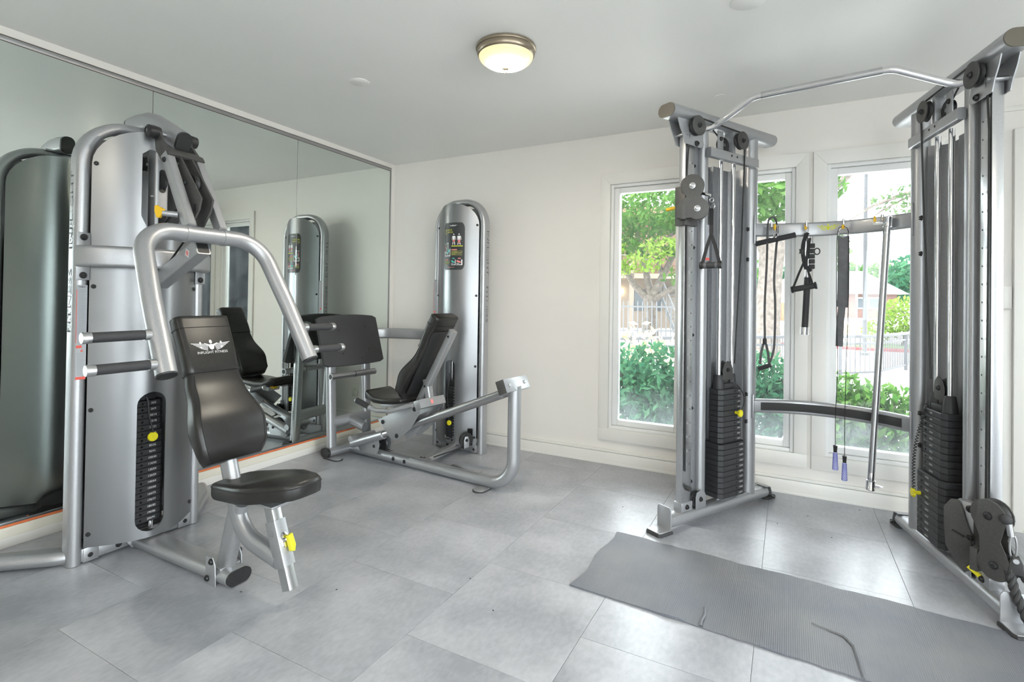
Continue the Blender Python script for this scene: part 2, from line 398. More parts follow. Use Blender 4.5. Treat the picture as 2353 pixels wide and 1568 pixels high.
# cased door at the far right of the window wall
dr = MB().box(4.42, 5.28, -.012, .0, .01, 2.06, .003).box(4.52, 5.18, -.02, -.012, .2, .95, .004).box(4.52, 5.18, -.02, -.012, 1.1, 1.95, .004).build('door_1', 'trim', kind='structure', label='cream panel door at the right edge')
cs = MB()
cs.box(4.312, 4.42, -.028, 0, 0, 2.161, .003).box(5.28, 5.39, -.028, 0, 0, 2.161, .003).box(4.42, 5.28, -.028, 0, 2.06, 2.161, .003)
cs.build('door_casing', 'trim', dr)
MB().box(4.262, 4.308, -.012, 0, 1.19, 1.312, .002).build('casing_block', 'trim', dr)
MB().box(4.262, 4.300, -.010, 0, .12, 1.182, .002).build('casing_strip', 'trim', dr)
MB().box(4.30, RX, -.016, 0, 0, .02, .002).build('trim_3', 'trim', kind='structure', label='thin cream strip under the door')
MB().box(4.24, RX, -.010, 0, 2.262, 2.290, .003).build('trim_4', 'trim', kind='structure', label='cream picture rail above the door')
# right and front walls (behind the camera); front window added for daylight
def side_wall(name, along, fixed, sgn, holes, lo, hi, label):
    m = MB(); pos = lo
    def bx(a, b, z0, z1):
        if along == 'y': m.box(min(fixed, fixed+sgn*.12), max(fixed, fixed+sgn*.12), a, b, z0, z1)
        else: m.box(a, b, min(fixed, fixed+sgn*.12), max(fixed, fixed+sgn*.12), z0, z1)
    for a, b, z0, z1 in holes: bx(pos, a, 0, H); bx(a, b, 0, z0); bx(a, b, z1, H); pos = b
    bx(pos, hi, 0, H); m.build(name, 'wall', kind='structure', label=label)
HR = [(-6.3, -4.1, .06, 2.28), (-3.9, -1.5, .06, 2.28)]; HF = [(3.7, 6.2, .06, 2.28)]
side_wall('wall_right', 'y', RX, 1, HR, RY, 0, 'cream wall with wide windows'); side_wall('wall_front', 'x', RY, -1, HF, 0, RX, 'cream wall behind the camera with an added wide window')
def big_window(n, along, fixed, sgn, a, b, z0, z1):
    f = MB(); y0, y1 = sorted((fixed, fixed+sgn*.06))
    def bx(p, q, r, s):
        if along == 'y': f.box(y0, y1, p, q, r, s, .003)
        else: f.box(p, q, y0, y1, r, s, .003)
    w = .05; bx(a, a+w, z0, z1); bx(b-w, b, z0, z1); bx(a+w, b-w, z0, z0+w); bx(a+w, b-w, z1-w, z1); c = (a+b)/2; bx(c-w/2, c+w/2, z0+w, z1-w)
    o = f.build('window_%d' % n, 'sash', kind='structure', label='wide white framed window %s' % ('in the right wall nearer the camera' if n == 4 else 'in the right wall' if n == 5 else 'added behind the camera to let in light'))
    for p, q in ((a+w, c-w/2), (c+w/2, b-w)):
        g = MB(); ym = (y0+y1)/2
        if along == 'y': g.box(ym-.002, ym+.002, p, q, z0+w, z1-w)
        else: g.box(p, q, ym-.002, ym+.002, z0+w, z1-w)
        g.build('glass_pane', 'pane', o, smooth=0)
n = 4
for h in HR: big_window(n, 'y', RX, 1, *h); n += 1
for h in HF: big_window(n, 'x', RY, -1, *h); n += 1
# portals guide the daylight through the openings
def portal(name, loc, rot, sx, sy):
    o = add_light(name, 'AREA', 1, loc, rot, shape='RECTANGLE', size=sx, size_y=sy); o.data.cycles.is_portal = True
for x0, x1 in WIN: portal('daylight_portal', ((x0+x1)/2, .1, 1.16), (PI/2, 0, PI), x1-x0-.15, 1.8)
for a, b, z0, z1 in HR: portal('daylight_portal', (RX+.1, (a+b)/2, (z0+z1)/2), (PI/2, 0, PI/2), b-a, z1-z0)
for a, b, z0, z1 in HF: portal('daylight_portal', ((a+b)/2, RY-.1, (z0+z1)/2), (PI/2, 0, 0), b-a, z1-z0)
# ---- mirror wall
MB().box(0, .016, RY, 0, 0, .047, .002).build('trim_5', 'trim', kind='structure', label='white skirting strip at the foot of the mirror wall')
MB().box(0, .010, RY, 0, .047, .093, .002).build('baseboard_left', 'baseboard', kind='structure', label='cream baseboard below the mirrors')
mr = thing('wall_mirror', 'frameless mirror panels covering the left wall with an orange strip below', 'mirror', (0,0,0))
ys = [-.074, -1.093, -2.094, -3.1, -4.1, -5.1]
for k in range(5): MB().box(.001, .007, ys[k+1]+.0012, ys[k]-.0012, .118, 2.372, .0012, 1).build('mirror_panel', 'mirror', mr, smooth=0)
MB().box(0, .0008, -5.1, -.07, .118, 2.372).build('backing_board', 'gap', mr, smooth=0)
MB().box(0, .0096, -5.1, -.058, 2.3955, 2.398).box(.007, .0094, -5.1, -.072, 2.3695, 2.372).build('painted_gap_shadow', 'gap', mr, smooth=0)  # dark strips paint the shade of the gaps along the channel
MB().box(0, .010, -5.1, -.06, .106, .118, .001).build('bottom_channel', 'satin', mr)
MB().box(0, .009, -5.1, -.074, .0935, .106, .002).build('orange_strip', 'orange', mr)
MB().box(0, .009, -5.1, -.058, 2.372, 2.395, .001).box(0, .009, -.072, -.058, .118, 2.372, .001).build('edge_channel', 'satin', mr)
# ---- ceiling light
def lamp_glass():
    m, N, L, P = new_mat('lit_frosted_dome')
    tc = N.new('ShaderNodeTexCoord'); sx = N.new('ShaderNodeSeparateXYZ'); L.new(tc.outputs['Object'], sx.inputs[0])
    cb = N.new('ShaderNodeCombineXYZ'); L.new(sx.outputs[0], cb.inputs[0]); L.new(sx.outputs[1], cb.inputs[1])
    ln = N.new('ShaderNodeVectorMath'); ln.operation = 'LENGTH'; L.new(cb.outputs[0], ln.inputs[0])
    cr = N.new('ShaderNodeValToRGB'); cr.color_ramp.interpolation = 'EASE'; e = cr.color_ramp.elements
    e[0].position = 0; e[0].color = (1,.92,.79,1); e[1].position = 1; e[1].color = (.0034,.0026,.0014,1); e.new(.50).color = (.85,.77,.63,1); e.new(.78).color = (.0042,.0035,.0022,1)
    mr_ = N.new('ShaderNodeMapRange'); mr_.inputs[2].default_value = .1335; L.new(ln.outputs['Value'], mr_.inputs[0]); L.new(mr_.outputs[0], cr.inputs[0])
    L.new(cr.outputs[0], P.inputs['Emission Color']); P.inputs['Emission Strength'].default_value = LAMP; P.inputs['Base Color'].default_value = (.36,.29,.19,1); P.inputs['Roughness'].default_value = .3
    return m
LAMP = 62
MT['dome'] = lamp_glass()
def dome_light(x, y, label, group=None):
    t = thing('ceiling_light', label, 'ceiling light', (x, y, H), 0)
    MB().lathe([(.138,0),(.147,-.004),(.149,-.010),(.147,-.016),(.142,-.019),(.143,-.028),(.141,-.038),(.137,-.045),(.133,-.047),(.131,-.040),(.12,-.02)], (0,0,0), n=48).build('rim', 'bronze', t)
    pr = [(.1335*math.cos(a), -.044-.056*math.sin(a)) for a in [PI/2*i/12 for i in range(13)]]
    MB().lathe(pr, (0,0,0), n=48).build('glass_dome', 'dome', t)
    MB().lathe([(.001,-.097),(.015,-.099),(.018,-.104),(.015,-.109),(.007,-.113),(.0045,-.119),(.0055,-.124),(.001,-.130)], (0,0,0), n=16).build('finial', 'capbrown', t)
    return t
dome_light(2.006, -1.524, 'round bronze rimmed ceiling light with a glowing frosted dome')
dome_light(2.052, -4.9, 'bronze rimmed dome ceiling light behind the camera near the mirrors')
dome_light(4.9, -4.9, 'added bronze rimmed dome light in the far corner behind the camera')  # unseen dome, added to fill the room with light
dome_light(4.9, -3.2, 'added bronze rimmed dome light right of the camera')  # further dome out of view, added to brighten the room
for (x, y, r, lb) in ((1.053, -1.538, .058, 'small round white cover plate on the ceiling left of the light'), (3.09, -1.43, .07, 'round white cover plate at the top edge of the ceiling'), (2.872, -.428, .032, 'small faint round patch on the ceiling near the windows')):
    MB().lathe([(r, 0), (r, -.002), (r*.96, -.0035), (.001, -.004)], (x, y, H), n=32).build('cover_plate', 'ceiling', label=lb, cat='cover plate')
# ---- outlets low on the window wall
t = thing('wall_outlet', 'ivory duplex wall outlet low on the window wall near the corner', 'outlet', (.47, 0, .305))
MB().box(-.035, .035, -.006, 0, -.057, .057, .003).build('cover', 'plug', t)
for z in (-.024, .024): MB().box(-.015, .015, -.009, -.005, z-.015, z+.015, .004).build('socket', 'plug', t)
MB().box(.235, .305, -.006, 0, .235, .345, .003).build('blank_plate', 'plug', label='ivory blank wall plate beside the outlet', cat='wall plate')
# ---- rubber mat
m = MB(); rnd = random.Random(3); N_ = 44
top = [(2.468+1.73*i/N_, -1.098-.112*i/N_+rnd.uniform(-.004, .004)) for i in range(N_+1)]
bot = [(2.45+1.75*i/N_, -1.692-.105*i/N_+rnd.uniform(-.003, .003)) for i in range(N_+1)]
nx = N_; ny = 8; vs = []; fs = []
for j in range(ny+1):
    for i in range(nx+1):
        a = Vector(top[i]); b = Vector(bot[i]); p = a+(b-a)*j/ny; wob = .010*math.sin(j*1.3)*(1 if i == 0 else 0)
        z = .006+.0016*math.sin(i*.7+j)+.0012*math.sin(i*.31-j*.8)
        if abs(p.x-2.86) < .05 and j > 6: z += .006
        vs.append((p.x+wob-3.3, p.y+1.4, z))
for j in range(ny):
    for i in range(nx): q = j*(nx+1)+i; fs.append((q, q+nx+1, q+nx+2, q+1))
n0 = len(vs); vs += [(x, y, .0005) for x, y, z in vs]
fs += [tuple(n0+k for k in f[::-1]) for f in fs]
ring = [i for i in range(nx+1)]+[j*(nx+1)+nx for j in range(1, ny+1)]+[ny*(nx+1)+i for i in range(nx-1, -1, -1)]+[j*(nx+1) for j in range(ny-1, 0, -1)]
for k in range(len(ring)): a, b = ring[k], ring[(k+1) % len(ring)]; fs.append((a, b, n0+b, n0+a))
m.add(vs, fs)
mo = m.build('rubber_mat', 'mat', label='long worn black ribbed rubber mat on the floor', cat='mat'); mo.location = (3.3, -1.4, 0)
# torn flaps of the mat
def ridge(pts, r):
    MB().tube([V3(p) for p in pts], [(-r, 0), (-r*.5, r*.5), (0, r*.7), (r*.5, r*.4), (r, 0)], caps=True).build('torn_edge', 'mat', mo)
P3 = lambda x, y, z=.008: (x-3.3, y+1.4, z)
ridge([P3(3.33, -1.50), P3(3.38, -1.515), P3(3.43, -1.53), P3(3.455, -1.58), P3(3.46, -1.66), P3(3.465, -1.75)], .006)
ridge([P3(2.965, -1.59), P3(2.972, -1.64), P3(2.965, -1.69), P3(2.968, -1.718)], .006)
rd = random.Random(11)
for k, (x, y) in enumerate(((1.30, -2.39), (1.62, -2.19), (3.35, -.35), (3.62, -.10), (3.45, -.6), (3.2, -.55), (2.05, -1.85), (2.4, -.75), (.55, -3.0), (2.25, -2.0))):
    MB().obox((x, y, .001), (math.cos(k), math.sin(k), 0), (-math.sin(k), math.cos(k), 0), (0,0,1), .0025+.002*rd.random(), .0014, .001, .0004).build('floor_crumb', 'debris', label='tiny dark crumb lying on the vinyl floor', cat='crumb', group='crumbs scattered on the floor')
# ================================================================ SHARED MACHINE PARTS
def loft(mb, secs):
    m = len(secs[0]); vs = [p for s in secs for p in s]; fs = []
    for i in range(len(secs)-1):
        for q in range(m): fs.append((i*m+q, i*m+(q+1) % m, (i+1)*m+(q+1) % m, (i+1)*m+q))
    fs.append(tuple(range(m))[::-1]); fs.append(tuple((len(secs)-1)*m+q for q in range(m)))
    mb.add(vs, fs); return mb
_BM = {}
def bolt(parent, p, d, r=.009, h=.007, mt='black', name='bolt'):
    """button-head bolt, axis d"""
    k = (r, h, mt)
    if k not in _BM:
        _BM[k] = MB().lathe([(r*1.25, 0), (r*1.25, h*.2), (r, h*.25), (r*.95, h*.7), (r*.7, h), (r*.45, h), (r*.4, h*.7), (0, h*.7)], (0,0,0), n=12).mesh('bolt'); _BM[k].materials.append(MT[mt])
    o = link(name, _BM[k], None, parent); o.location = p; o.rotation_mode = 'QUATERNION'; o.rotation_quaternion = V3((0,0,1)).rotation_difference(V3(d)); return o
def pulley(parent, p, d, r=.045, w=.022, mt='black'):
    d = V3(d).normalized(); p = V3(p)
    pu = MB().lathe([(r*.35, -w/2), (r, -w/2), (r*.98, -w*.3), (r*.86, 0), (r*.98, w*.3), (r, w/2), (r*.35, w/2)], p, d, 24).build('pulley', mt, parent)
    MB().lathe([(r*.22, -w*.62), (r*.22, w*.62)], p, d, 12).build('hub', 'satin', pu)
    return pu
def wings(mb, fn, w, h=None):
    """winged emblem, fn(x,y) maps the print plane"""
    h = w*.5 if h is None else h
    def quad(pts): mb.poly(pts, lambda x, y: fn(x*w, y*h))
    for s in (-1, 1):
        for k in range(5):
            y0 = .34-k*.14; x1 = 1-.11*k; x0 = .14+.02*k
            p = [(s*x0, y0-.16), (s*x1, y0), (s*(x1-.06), y0-.075), (s*x0, y0-.235)]
            quad(p if s > 0 else p[::-1])
        quad([(s*.05, .12), (s*.32, .30), (s*.36, .20), (s*.08, -.02)][::s])
        quad([(s*.52+.05*math.cos(a), .30+.16*math.sin(a)) for a in [2*PI*i/8 for i in range(8)]])
        quad([(s*.52+.05*math.cos(a), -.12+.12*math.sin(a)) for a in [2*PI*i/8 for i in range(8)]])
    quad([(.075*math.cos(a), .42+.2*math.sin(a)) for a in [2*PI*i/12 for i in range(12)]])
    quad([(-.16, .1), (-.1, -.3), (0, -.42), (.1, -.3), (.16, .1), (0, .18)])
    return mb
def plate_mesh(hx, hy, th, ch=.02):
    poly = [(-hx, -hy+ch), (-hx+ch, -hy), (hx-ch, -hy), (hx, -hy+ch), (hx, hy-ch), (hx-ch, hy), (-hx+ch, hy), (-hx, hy-ch)]
    me = MB().prism(poly, (0, 0, th/2), (1,0,0), (0,1,0), th-.0016, .0022, 1).mesh('weight_plate', 30); me.materials.append(MT['iron']); return me
def plate_marks(parent, num, fx, y, z, hole_x, text_x, size=.013, flip=1):
    """white number and pin hole on the face y of a plate"""
    MB().text(num, size, lambda a, b: (text_x+flip*a, y-.0008, z+b)).build('number', 'white', parent, smooth=0, fix=False)
    MB().lathe([(.0065, 0), (.0065, .0012), (.0045, .0014), (.0045, .0004), (0, .0004)], (hole_x, y, z), (0,-1,0), 10).build('pin_hole', 'cable', parent)
class Tower:
    """arched tubular weight tower; local x is width, front faces -y"""
    def __init__(s, t, cx, half, yf, depth, ztop, B, holes, pw=.052):
        s.t, s.cx, s.half, s.yf, s.B, s.hs = t, cx, half, yf, B, half-.0255
        yc = yf+depth/2; z = ztop-pw/2
        path = fillet([(cx-half, yc, .002), (cx-half, yc, z), (cx+half, yc, z), (cx+half, yc, .002)], .19, 12)
        MB().tube(path, rrect(pw, depth, .024, 5), up=(0,1,0)).build('arch_frame', 'silver', t)
        lo = MB().box(cx-half+.02, cx+half-.02, yf+.002, yf+.05, .008, .068, .006)
        for q in (-1, 1): lo.box(cx+q*(half-.055)-.03, cx+q*(half-.055)+.03, yf-.003, yf+.004, .006, .07, .004)
        lo.build('bottom_bar', 'silver', t)
        for x in (-.8, -.36, .36, .8): bolt(t, (cx+x*half, yf+.0015, .034), (0,-1,0), .011, .008)
        s.ztop = ztop-pw-.001; rc = .167; hs = s.hs; zb = .072
        def out(h, top):
            o = [(-h, zb), (h, zb)]
            for i in range(9): a = PI/2*i/8; o.append((h-rc+rc*math.cos(a), top-rc+rc*math.sin(a)))
            for i in range(9): a = PI/2+PI/2*i/8; o.append((-h+rc+rc*math.cos(a), top-rc+rc*math.sin(a)))
            return o
        curved_sheet('front_shroud', out(hs, s.ztop), holes, lambda a, b: s.sf(a, b), lambda a, b: s.sn(a), 'shroud', t)
        curved_sheet('rear_shroud', out(hs, s.ztop), [], lambda a, b: (cx+a, yf+depth+.9*B*math.cos(PI/2*a/hs), b), lambda a, b: (B*.9*PI/2/hs*math.sin(PI/2*a/hs), 1, 0), 'shroud', t)
        for q in (-1, 1):
            for z in (.13, .68, 1.23, 1.78):
                x = q*(hs-.012); bolt(t, s.sf(x, z, .001), s.sn(x), .008, .006)
        # side lettering, outlined and slightly raised
        for q in (-1, 1):
            X = cx+q*(half+pw/2+.0006); yy = yc+.004
            for word, zc in (('INFLIGHT', 1.565), ('FITNESS', 1.165)):
                for sz, off, mt, sx in ((.062, 0, 'outline', 1.32), (.050, .0006, 'silver', 1.40)):
                    X2 = X+q*off
                    MB().text(word, sz, (lambda a, b: (X2, yy+b*.62, zc-a)) if q > 0 else (lambda a, b: (X2, yy+b*.62, zc+a)), sx=sx).build('side_lettering', mt, t, smooth=0)
    def sf(s, a, b, off=0):
        p = V3((s.cx+a, s.yf-s.B*math.cos(PI/2*a/s.hs), b)); return p+s.sn(a)*off
    def sn(s, a):
        return V3((s.B*PI/2/s.hs*math.sin(PI/2*a/s.hs), -1, 0)).normalized()
    def caution(s, q, z0, z1):
        """warning label wrapped on the pole front"""
        x = s.cx+q*s.half; y = s.yf-.0008
        lb = MB().box(x-.019, x+.019, y, y+.001, z0, z1).build('warning_label', 'labelgrey', s.t)
        r = MB(); r.box(x-.0205, x-.0185, y-.0006, y+.0004, z0+.16, z1-.02); r.box(x-.019, x+.019, y-.0006, y+.0004, z0, z0+.012); r.box(x-.019, x+.002, y-.0006, y+.0004, z0+.138, z0+.150)
        r.poly([(-.006, 0), (.006, 0), (0, .011)], lambda a, b: (x+.002+a, y-.0006, z0+.122+b)); r.build('red_marks', 'red', lb, fix=False)
        g = MB(); z = z1-.022; k = 0
        while z > z0+.018:
            k += 1
            if not z0+.115 < z < z0+.155: g.box(x-.014, x+.006+.010*((k*7) % 5)/5, y-.0005, y+.0004, z, z+.0022)
            z -= .0068
        g.build('small_print', 'greyprint', lb)
        wings(MB(), lambda a, b: (x+a, y-.0008, z1-.008+b), .017, .008).build('emblem', 'outline', lb, smooth=0, fix=False)
def slot_loop(x0, x1, z0, z1, n=10):
    r = (x1-x0)/2; c = (x0+x1)/2; o = []
    for i in range(n+1): a = PI*i/n; o.append((c+r*math.cos(a), z1-r+r*math.sin(a)))
    for i in range(n+1): a = PI+PI*i/n; o.append((c+r*math.cos(a), z0+r+r*math.sin(a)))
    return o
def tower_stack(t, cx, cy, z0, n, th, hx, hy, first=5, small=.0, hole=-.03, tx=.02, pin=8, size=.0135):
    me = [plate_mesh(hx, hy, th), plate_mesh(hx-small, hy, th)]; lb = 5
    for k in range(n):
        sm = k >= n-first; z = z0+k*th; o = link('weight_plate', me[1 if sm else 0], None, t, loc=(cx, cy, z))
        w = 10+ (n-1-k)*10
        plate_marks(o, '%d/%d' % (w, round(w*.4536)), 0, -hy+.0004, th*.5, hole, tx, size)
    zt = z0+n*th
    MB().box(cx-hx*.55, cx+hx*.55, cy-hy*.8, cy+hy*.8, zt, zt+.045, .008).build('head_plate', 'iron', t)
    MB().cyl((cx, cy-.01, zt+.045), (cx, cy-.01, zt+.10), .010).build('selector_stem', 'satin', t)
    for q in (-1, 1): MB().cyl((cx+q*hx*.62, cy, .07), (cx+q*hx*.62, cy, 1.9), .011).build('guide_rod', 'chrome', t)
    zp = z0+(n-pin)*th+th/2; px = cx+hole; yf = cy-hy
    return zp, px, yf
def pin(t, p, d, r=.022, face='disc'):
    p = V3(p); d = V3(d)
    k = MB().cyl(p-d*.03, p+d*.03, .0045).build('selector_pin', 'satin', t)
    MB().lathe([(.004, .012), (.011, .02), (r, .024), (r*1.02, .029), (r*.9, .034), (0, .035)], p, d, 20).build('pin_knob', 'yellow', k)
    return k
# ================================================================ CHEST PRESS
T = thing('chest_press_machine', 'silver chest press machine with black backrest and seat in front of the mirrors', 'chest press', (.48, -2.36, 0), PI/2)
cp = lambda x, y, z: V3((y+2.36, .48-x, z))
cutout = [(-.085, 1.56), (-.06, 1.50), (.06, 1.50), (.085, 1.56), (.085, 1.84), (.07, 1.87), (-.06, 1.87), (-.085, 1.845)]
tw = Tower(T, 0, .258, -.02, .085, 2.0, .135, [slot_loop(-.085, .03, .10, .745), cutout])
tw.caution(-1, .82, 1.235)
zp, px, yf = tower_stack(T, -.025, -.045, .125, 20, .0287, .085, .055, 5, .008, hole=-.02, tx=.027, pin=13)
pn = pin(T, (-.012, yf, .53), (0,-1,0), .022)
MB().tube([cp(.60, -2.40, .72), cp(.605, -2.395, .70), cp(.607, -2.39, .63), cp(.608, -2.378, .58), cp(.610, -2.372, .55)], circ(.004, 8)).build('pin_cord', 'cable', T)
# rear bow foot lying on the floor
bow = fillet([cp(.10, -2.87, .036), cp(.24, -2.80, .036), cp(.43, -2.63, .036), cp(.43, -2.09, .036), cp(.24, -1.92, .036), cp(.10, -1.85, .036)], [.25, .10, .10, .25], 8)
MB().tube(bow, obr(.10, .058)).build('rear_foot', 'silver', T)
# curved front band and its mounts
bp = arc_pts(cp(.535, -2.63, 1.362), cp(.672, -2.36, 1.362), cp(.535, -2.09, 1.362), 22)
bp = [cp(.505, -2.636, 1.362)]+bp+[cp(.505, -2.084, 1.362)]
MB().tube(bp, rrect(.036, .094, .016, 4)).build('front_band', 'silver', T)
for q in (-1, 1):
    x = q*.2585
    MB().obox((x, -.0225, 1.362), (1,0,0), (0,1,0), (0,0,1), .026, .003, .105, .0025).build('band_mount', 'silver', T)
    for z in (1.278, 1.446): bolt(T, (x, -.0255, z), (0,-1,0), .012, .010)
# centre post with cable pulleys
MB().tube([cp(.585, -2.36, 1.18), cp(.585, -2.36, 1.99)], rrect(.062, .07, .014, 4), up=(0,1,0)).build('centre_post', 'silver', T)
for z, h in ((1.735, .055), (1.545, .05)):
    MB().prism(slot_loop(-.015, .015, -h, h), cp(.6205, -2.36, z), (1,0,0), (0,0,1), .003).build('post_slot', 'cable', T)
    pulley(T, cp(.60, -2.36, z), (1,0,0), .047, .02)
pulley(T, cp(.55, -2.405, 1.815), (.6,-.4,0), .035, .02)
bolt(T, cp(.60, -2.392, 1.66), (-1,-.2,0), .008, .012, 'satin')
# top beam, axle, yoke and swing arm
bpth = [cp(.345, -2.36, 2.028), cp(.42, -2.36, 2.034), cp(.50, -2.36, 2.030), cp(.56, -2.36, 2.012), cp(.64, -2.36, 1.972), cp(.72, -2.36, 1.930), cp(.775, -2.36, 1.902)]
MB().tube(bpth, rrect(.066, .098, .030, 5)).build('top_beam', 'silver', T)
for p0, p1 in ((bpth[-1], cp(.789, -2.36, 1.895)), (bpth[0], cp(.333, -2.36, 2.027))): MB().tube([p0, p1], rrect(.064, .095, .030, 5)).build('beam_cap', 'black', T)
MB().box(-.07, .07, .0, .07, 1.992, 2.002, .002).build('beam_saddle', 'silver', T)
ax0 = (.694, 1.936)
MB().cyl(cp(ax0[0], -2.47, ax0[1]), cp(ax0[0], -2.25, ax0[1]), .014).build('axle', 'satin', T)
for q in (-1, 1):
    y = -2.36+q*.085
    MB().lathe([(.018, -.028), (.028, -.024), (.030, 0), (.028, .022), (.02, .026), (.013, .03), (.012, .022), (0, .022)], cp(ax0[0], y, ax0[1]), (q, 0, 0), 20).build('bushing', 'black', T)
    poly = [(.672, 1.955), (.716, 1.955), (.735, 1.90), (.800, 1.842), (.795, 1.80), (.745, 1.795), (.690, 1.86)]
    MB().prism([(.48-x, z) for x, z in poly], (y+2.36-q*.02, 0, 0), (0,1,0), (0,0,1), .012, .002).build('yoke_arm', 'darkplate', T)
MB().prism([(-.082, -.028), (.082, -.028), (.082, .0), (.045, .012), (-.045, .012), (-.082, .0)], cp(.793, -2.36, 1.842), (1,0,0), V3((0,.62,.78)).normalized(), .014, .002).build('yoke_bridge', 'darkplate', T)
quad = [(.735, 1.86), (.80, 1.838), (.975, 1.622), (.962, 1.575), (.905, 1.503), (.872, 1.497), (.845, 1.56), (.775, 1.73)]
for q in (-1, 1): MB().prism([(.48-x, z) for x, z in quad], (q*.026, 0, 0), (0,1,0), (0,0,1), .009, .0015).build('swing_plate', 'darkplate', T)
pulley(T, cp(.86, -2.36, 1.70), (1,0,0), .042, .02)
for (x, z) in ((.86, 1.70), (.80, 1.79), (.895, 1.56)): bolt(T, cp(x, -2.36-.031, z), (-1,0,0), .010, .010)
MB().box(-.0318, -.0311, .48-.945, .48-.925, 1.56, 1.60).build('scale_label', 'black', T)
for q in (-1, 1):
    a = cp(.775, -2.36+q*.066, 1.828); b = cp(.966, -2.36+q*.070, 1.492)
    MB().tube([a, b], rrect(.034, .050, .004, 2), up=(0,1,.5)).build('swing_link', 'silver', T)
    bolt(T, cp(.787, -2.36+q*.0835, 1.80), (q,0,0), .010, .007)
E1 = [cp(1.27, -2.36-.318, .908), cp(1.125, -2.36-.298, 1.17), cp(.962, -2.36-.262, 1.462), cp(.962, -2.36+.262, 1.462), cp(1.125, -2.36+.298, 1.17), cp(1.27, -2.36+.318, .908)]
hb = MB().tube(fillet(E1, [0, .135, .135, 0], 12), circ(.0355, 20)).build('handlebar', 'silver', T)
for q in (-1, 1):
    d = (cp(1.27, q*.318, .908)-cp(1.125, q*.298, 1.17)).normalized(); e = cp(1.27, -2.36+q*.318, .908)
    dd = V3((q*.02, -.145, -.262)).normalized()
    MB().lathe([(.034, 0), (.0355, .002), (.034, .006), (0, .008)], e, dd, 24).build('end_cap', 'black', hb)
    MB().tube([cp(.962, -2.36+q*.073, 1.462), cp(.962, -2.36+q*.092, 1.462)], circ(.0385, 20)).build('weld_collar', 'silver', hb)
    for (x, z, yi) in ((1.20, 1.052, .296), (1.255, .949, .306)):
        y0 = -2.36+q*yi; y1 = -2.36+q*(yi+.245); b0 = cp(x, y0, z); b1 = cp(x-.018, y1, z-.004)
        ax = (b1-b0).normalized()
        g = MB().cyl(b0+ax*.055, b1-ax*.025, .0178, n=20).build('hand_grip', 'foam', hb)
        MB().cyl(b0, b0+ax*.062, .0155, n=18).cyl(b0+ax*.042, b0+ax*.062, .0195, n=18).build('grip_collar', 'alu', g)
        MB().lathe([(.0195, -.026), (.0195, -.002), (.018, 0), (0, 0)], b1, ax, 20).build('grip_end', 'alu', g)
# stop tube
MB().tube([cp(.615, -2.36, 1.258), cp(.945, -2.36, 1.412)], rrect(.062, .070, .008, 3)).build('stop_tube', 'silver', T)
dv = V3((0, -.33, .154)).normalized()
MB().tube([cp(.945, -2.36, 1.412), cp(.945, -2.36, 1.412)+dv*.002], rrect(.050, .058, .006, 3)).build('tube_mouth', 'cable', T)
fq = lambda a, b: cp(.885, -2.36, 1.384)+V3((-.0318, 0, 0))+dv*a+V3((0,.42,.9))*b
MB().poly([(-.018, 0), (0, -.024), (.018, 0), (0, .024)], fq).build('sticker', 'white', T, smooth=0)
MB().poly([(-.011, 0), (0, -.016), (.011, 0), (0, .016)], lambda a, b: fq(a, b)+V3((-.0005,0,0))).build('sticker', 'pink', T, smooth=0)
# range lever
MB().cyl(cp(.905, -2.445, 1.545), cp(.87, -2.49, 1.548), .013).build('lever_sleeve', 'silver', T)
MB().prism([(-.006, -.024), (.010, -.026), (.018, -.006), (.030, .002), (.026, .014), (.010, .018), (-.002, .030), (-.014, .026), (-.012, .002)], cp(.855, -2.50, 1.552), V3((.5,-.85,0)), (0,0,1), .012, .003).build('range_lever', 'amber', T)
MB().tube([cp(.62, -2.36, 1.52), cp(.80, -2.365, 1.62)], circ(.0045, 8)).tube([cp(.63, -2.36, 1.30), cp(.80, -2.36, 1.44)], circ(.0045, 8)).build('cable', 'cable', T)
# ---- floor tube, seat frame
MB().tube([cp(.49, -2.36, .034), cp(1.235, -2.36, .034)], obr(.112, .062)).build('floor_tube', 'silver', T)
MB().tube([cp(1.235, -2.36, .034), cp(1.246, -2.36, .034)], obr(.108, .058)).build('tube_cap', 'black', T)
MB().prism([(-.05, -.03), (.05, -.03), (.075, .004), (.03, .03), (-.03, .03), (-.075, .004)], cp(.525, -2.36, .036), (1,0,0), (0,0,1), .012, .002).build('tube_flange', 'silver', T)
MB().tube([cp(1.155, -2.36, .062), cp(1.235, -2.36, .34)], rrect(.052, .085, .025, 5), up=(0,1,0)).build('front_strut', 'silver', T)
ct = [cp(1.135, -2.36, .56), cp(1.205, -2.36, .36), cp(1.27, -2.36, .235), cp(1.36, -2.36, .185), cp(1.475, -2.36, .175)]
ct = fillet([cp(1.13, -2.36, .58), cp(1.255, -2.36, .215), cp(1.485, -2.36, .165)], .17, 12)
MB().tube(ct, rrect(.055, .075, .026, 5), up=(0,1,0)).build('seat_arm', 'silver', T)
MB().box(-.045, .045, .48-1.185, .48-1.115, .058, .068, .002).build('strut_foot', 'silver', T)
for q in (-1, 1):
    MB().prism([(-.035, -.055), (.035, -.055), (.030, .03), (.012, .06), (-.03, .06)], cp(1.143, -2.36+q*.0585, .055), (0,-1,0), (0,0,1), .006, .002).build('strut_bracket', 'silver', T)
    bolt(T, cp(1.15, -2.36+q*.062, .098), (q,0,0), .011, .009); bolt(T, cp(1.125, -2.36+q*.062, .025), (q,0,0), .011, .009)
sd = V3((0, -.123, -.312)).normalized(); s0 = cp(1.40, -2.36, .455)
MB().tube([s0, cp(1.552, -2.36, .066)], rrect(.042, .046, .004, 2), up=(0,1,0)).build('seat_post', 'alu', T)
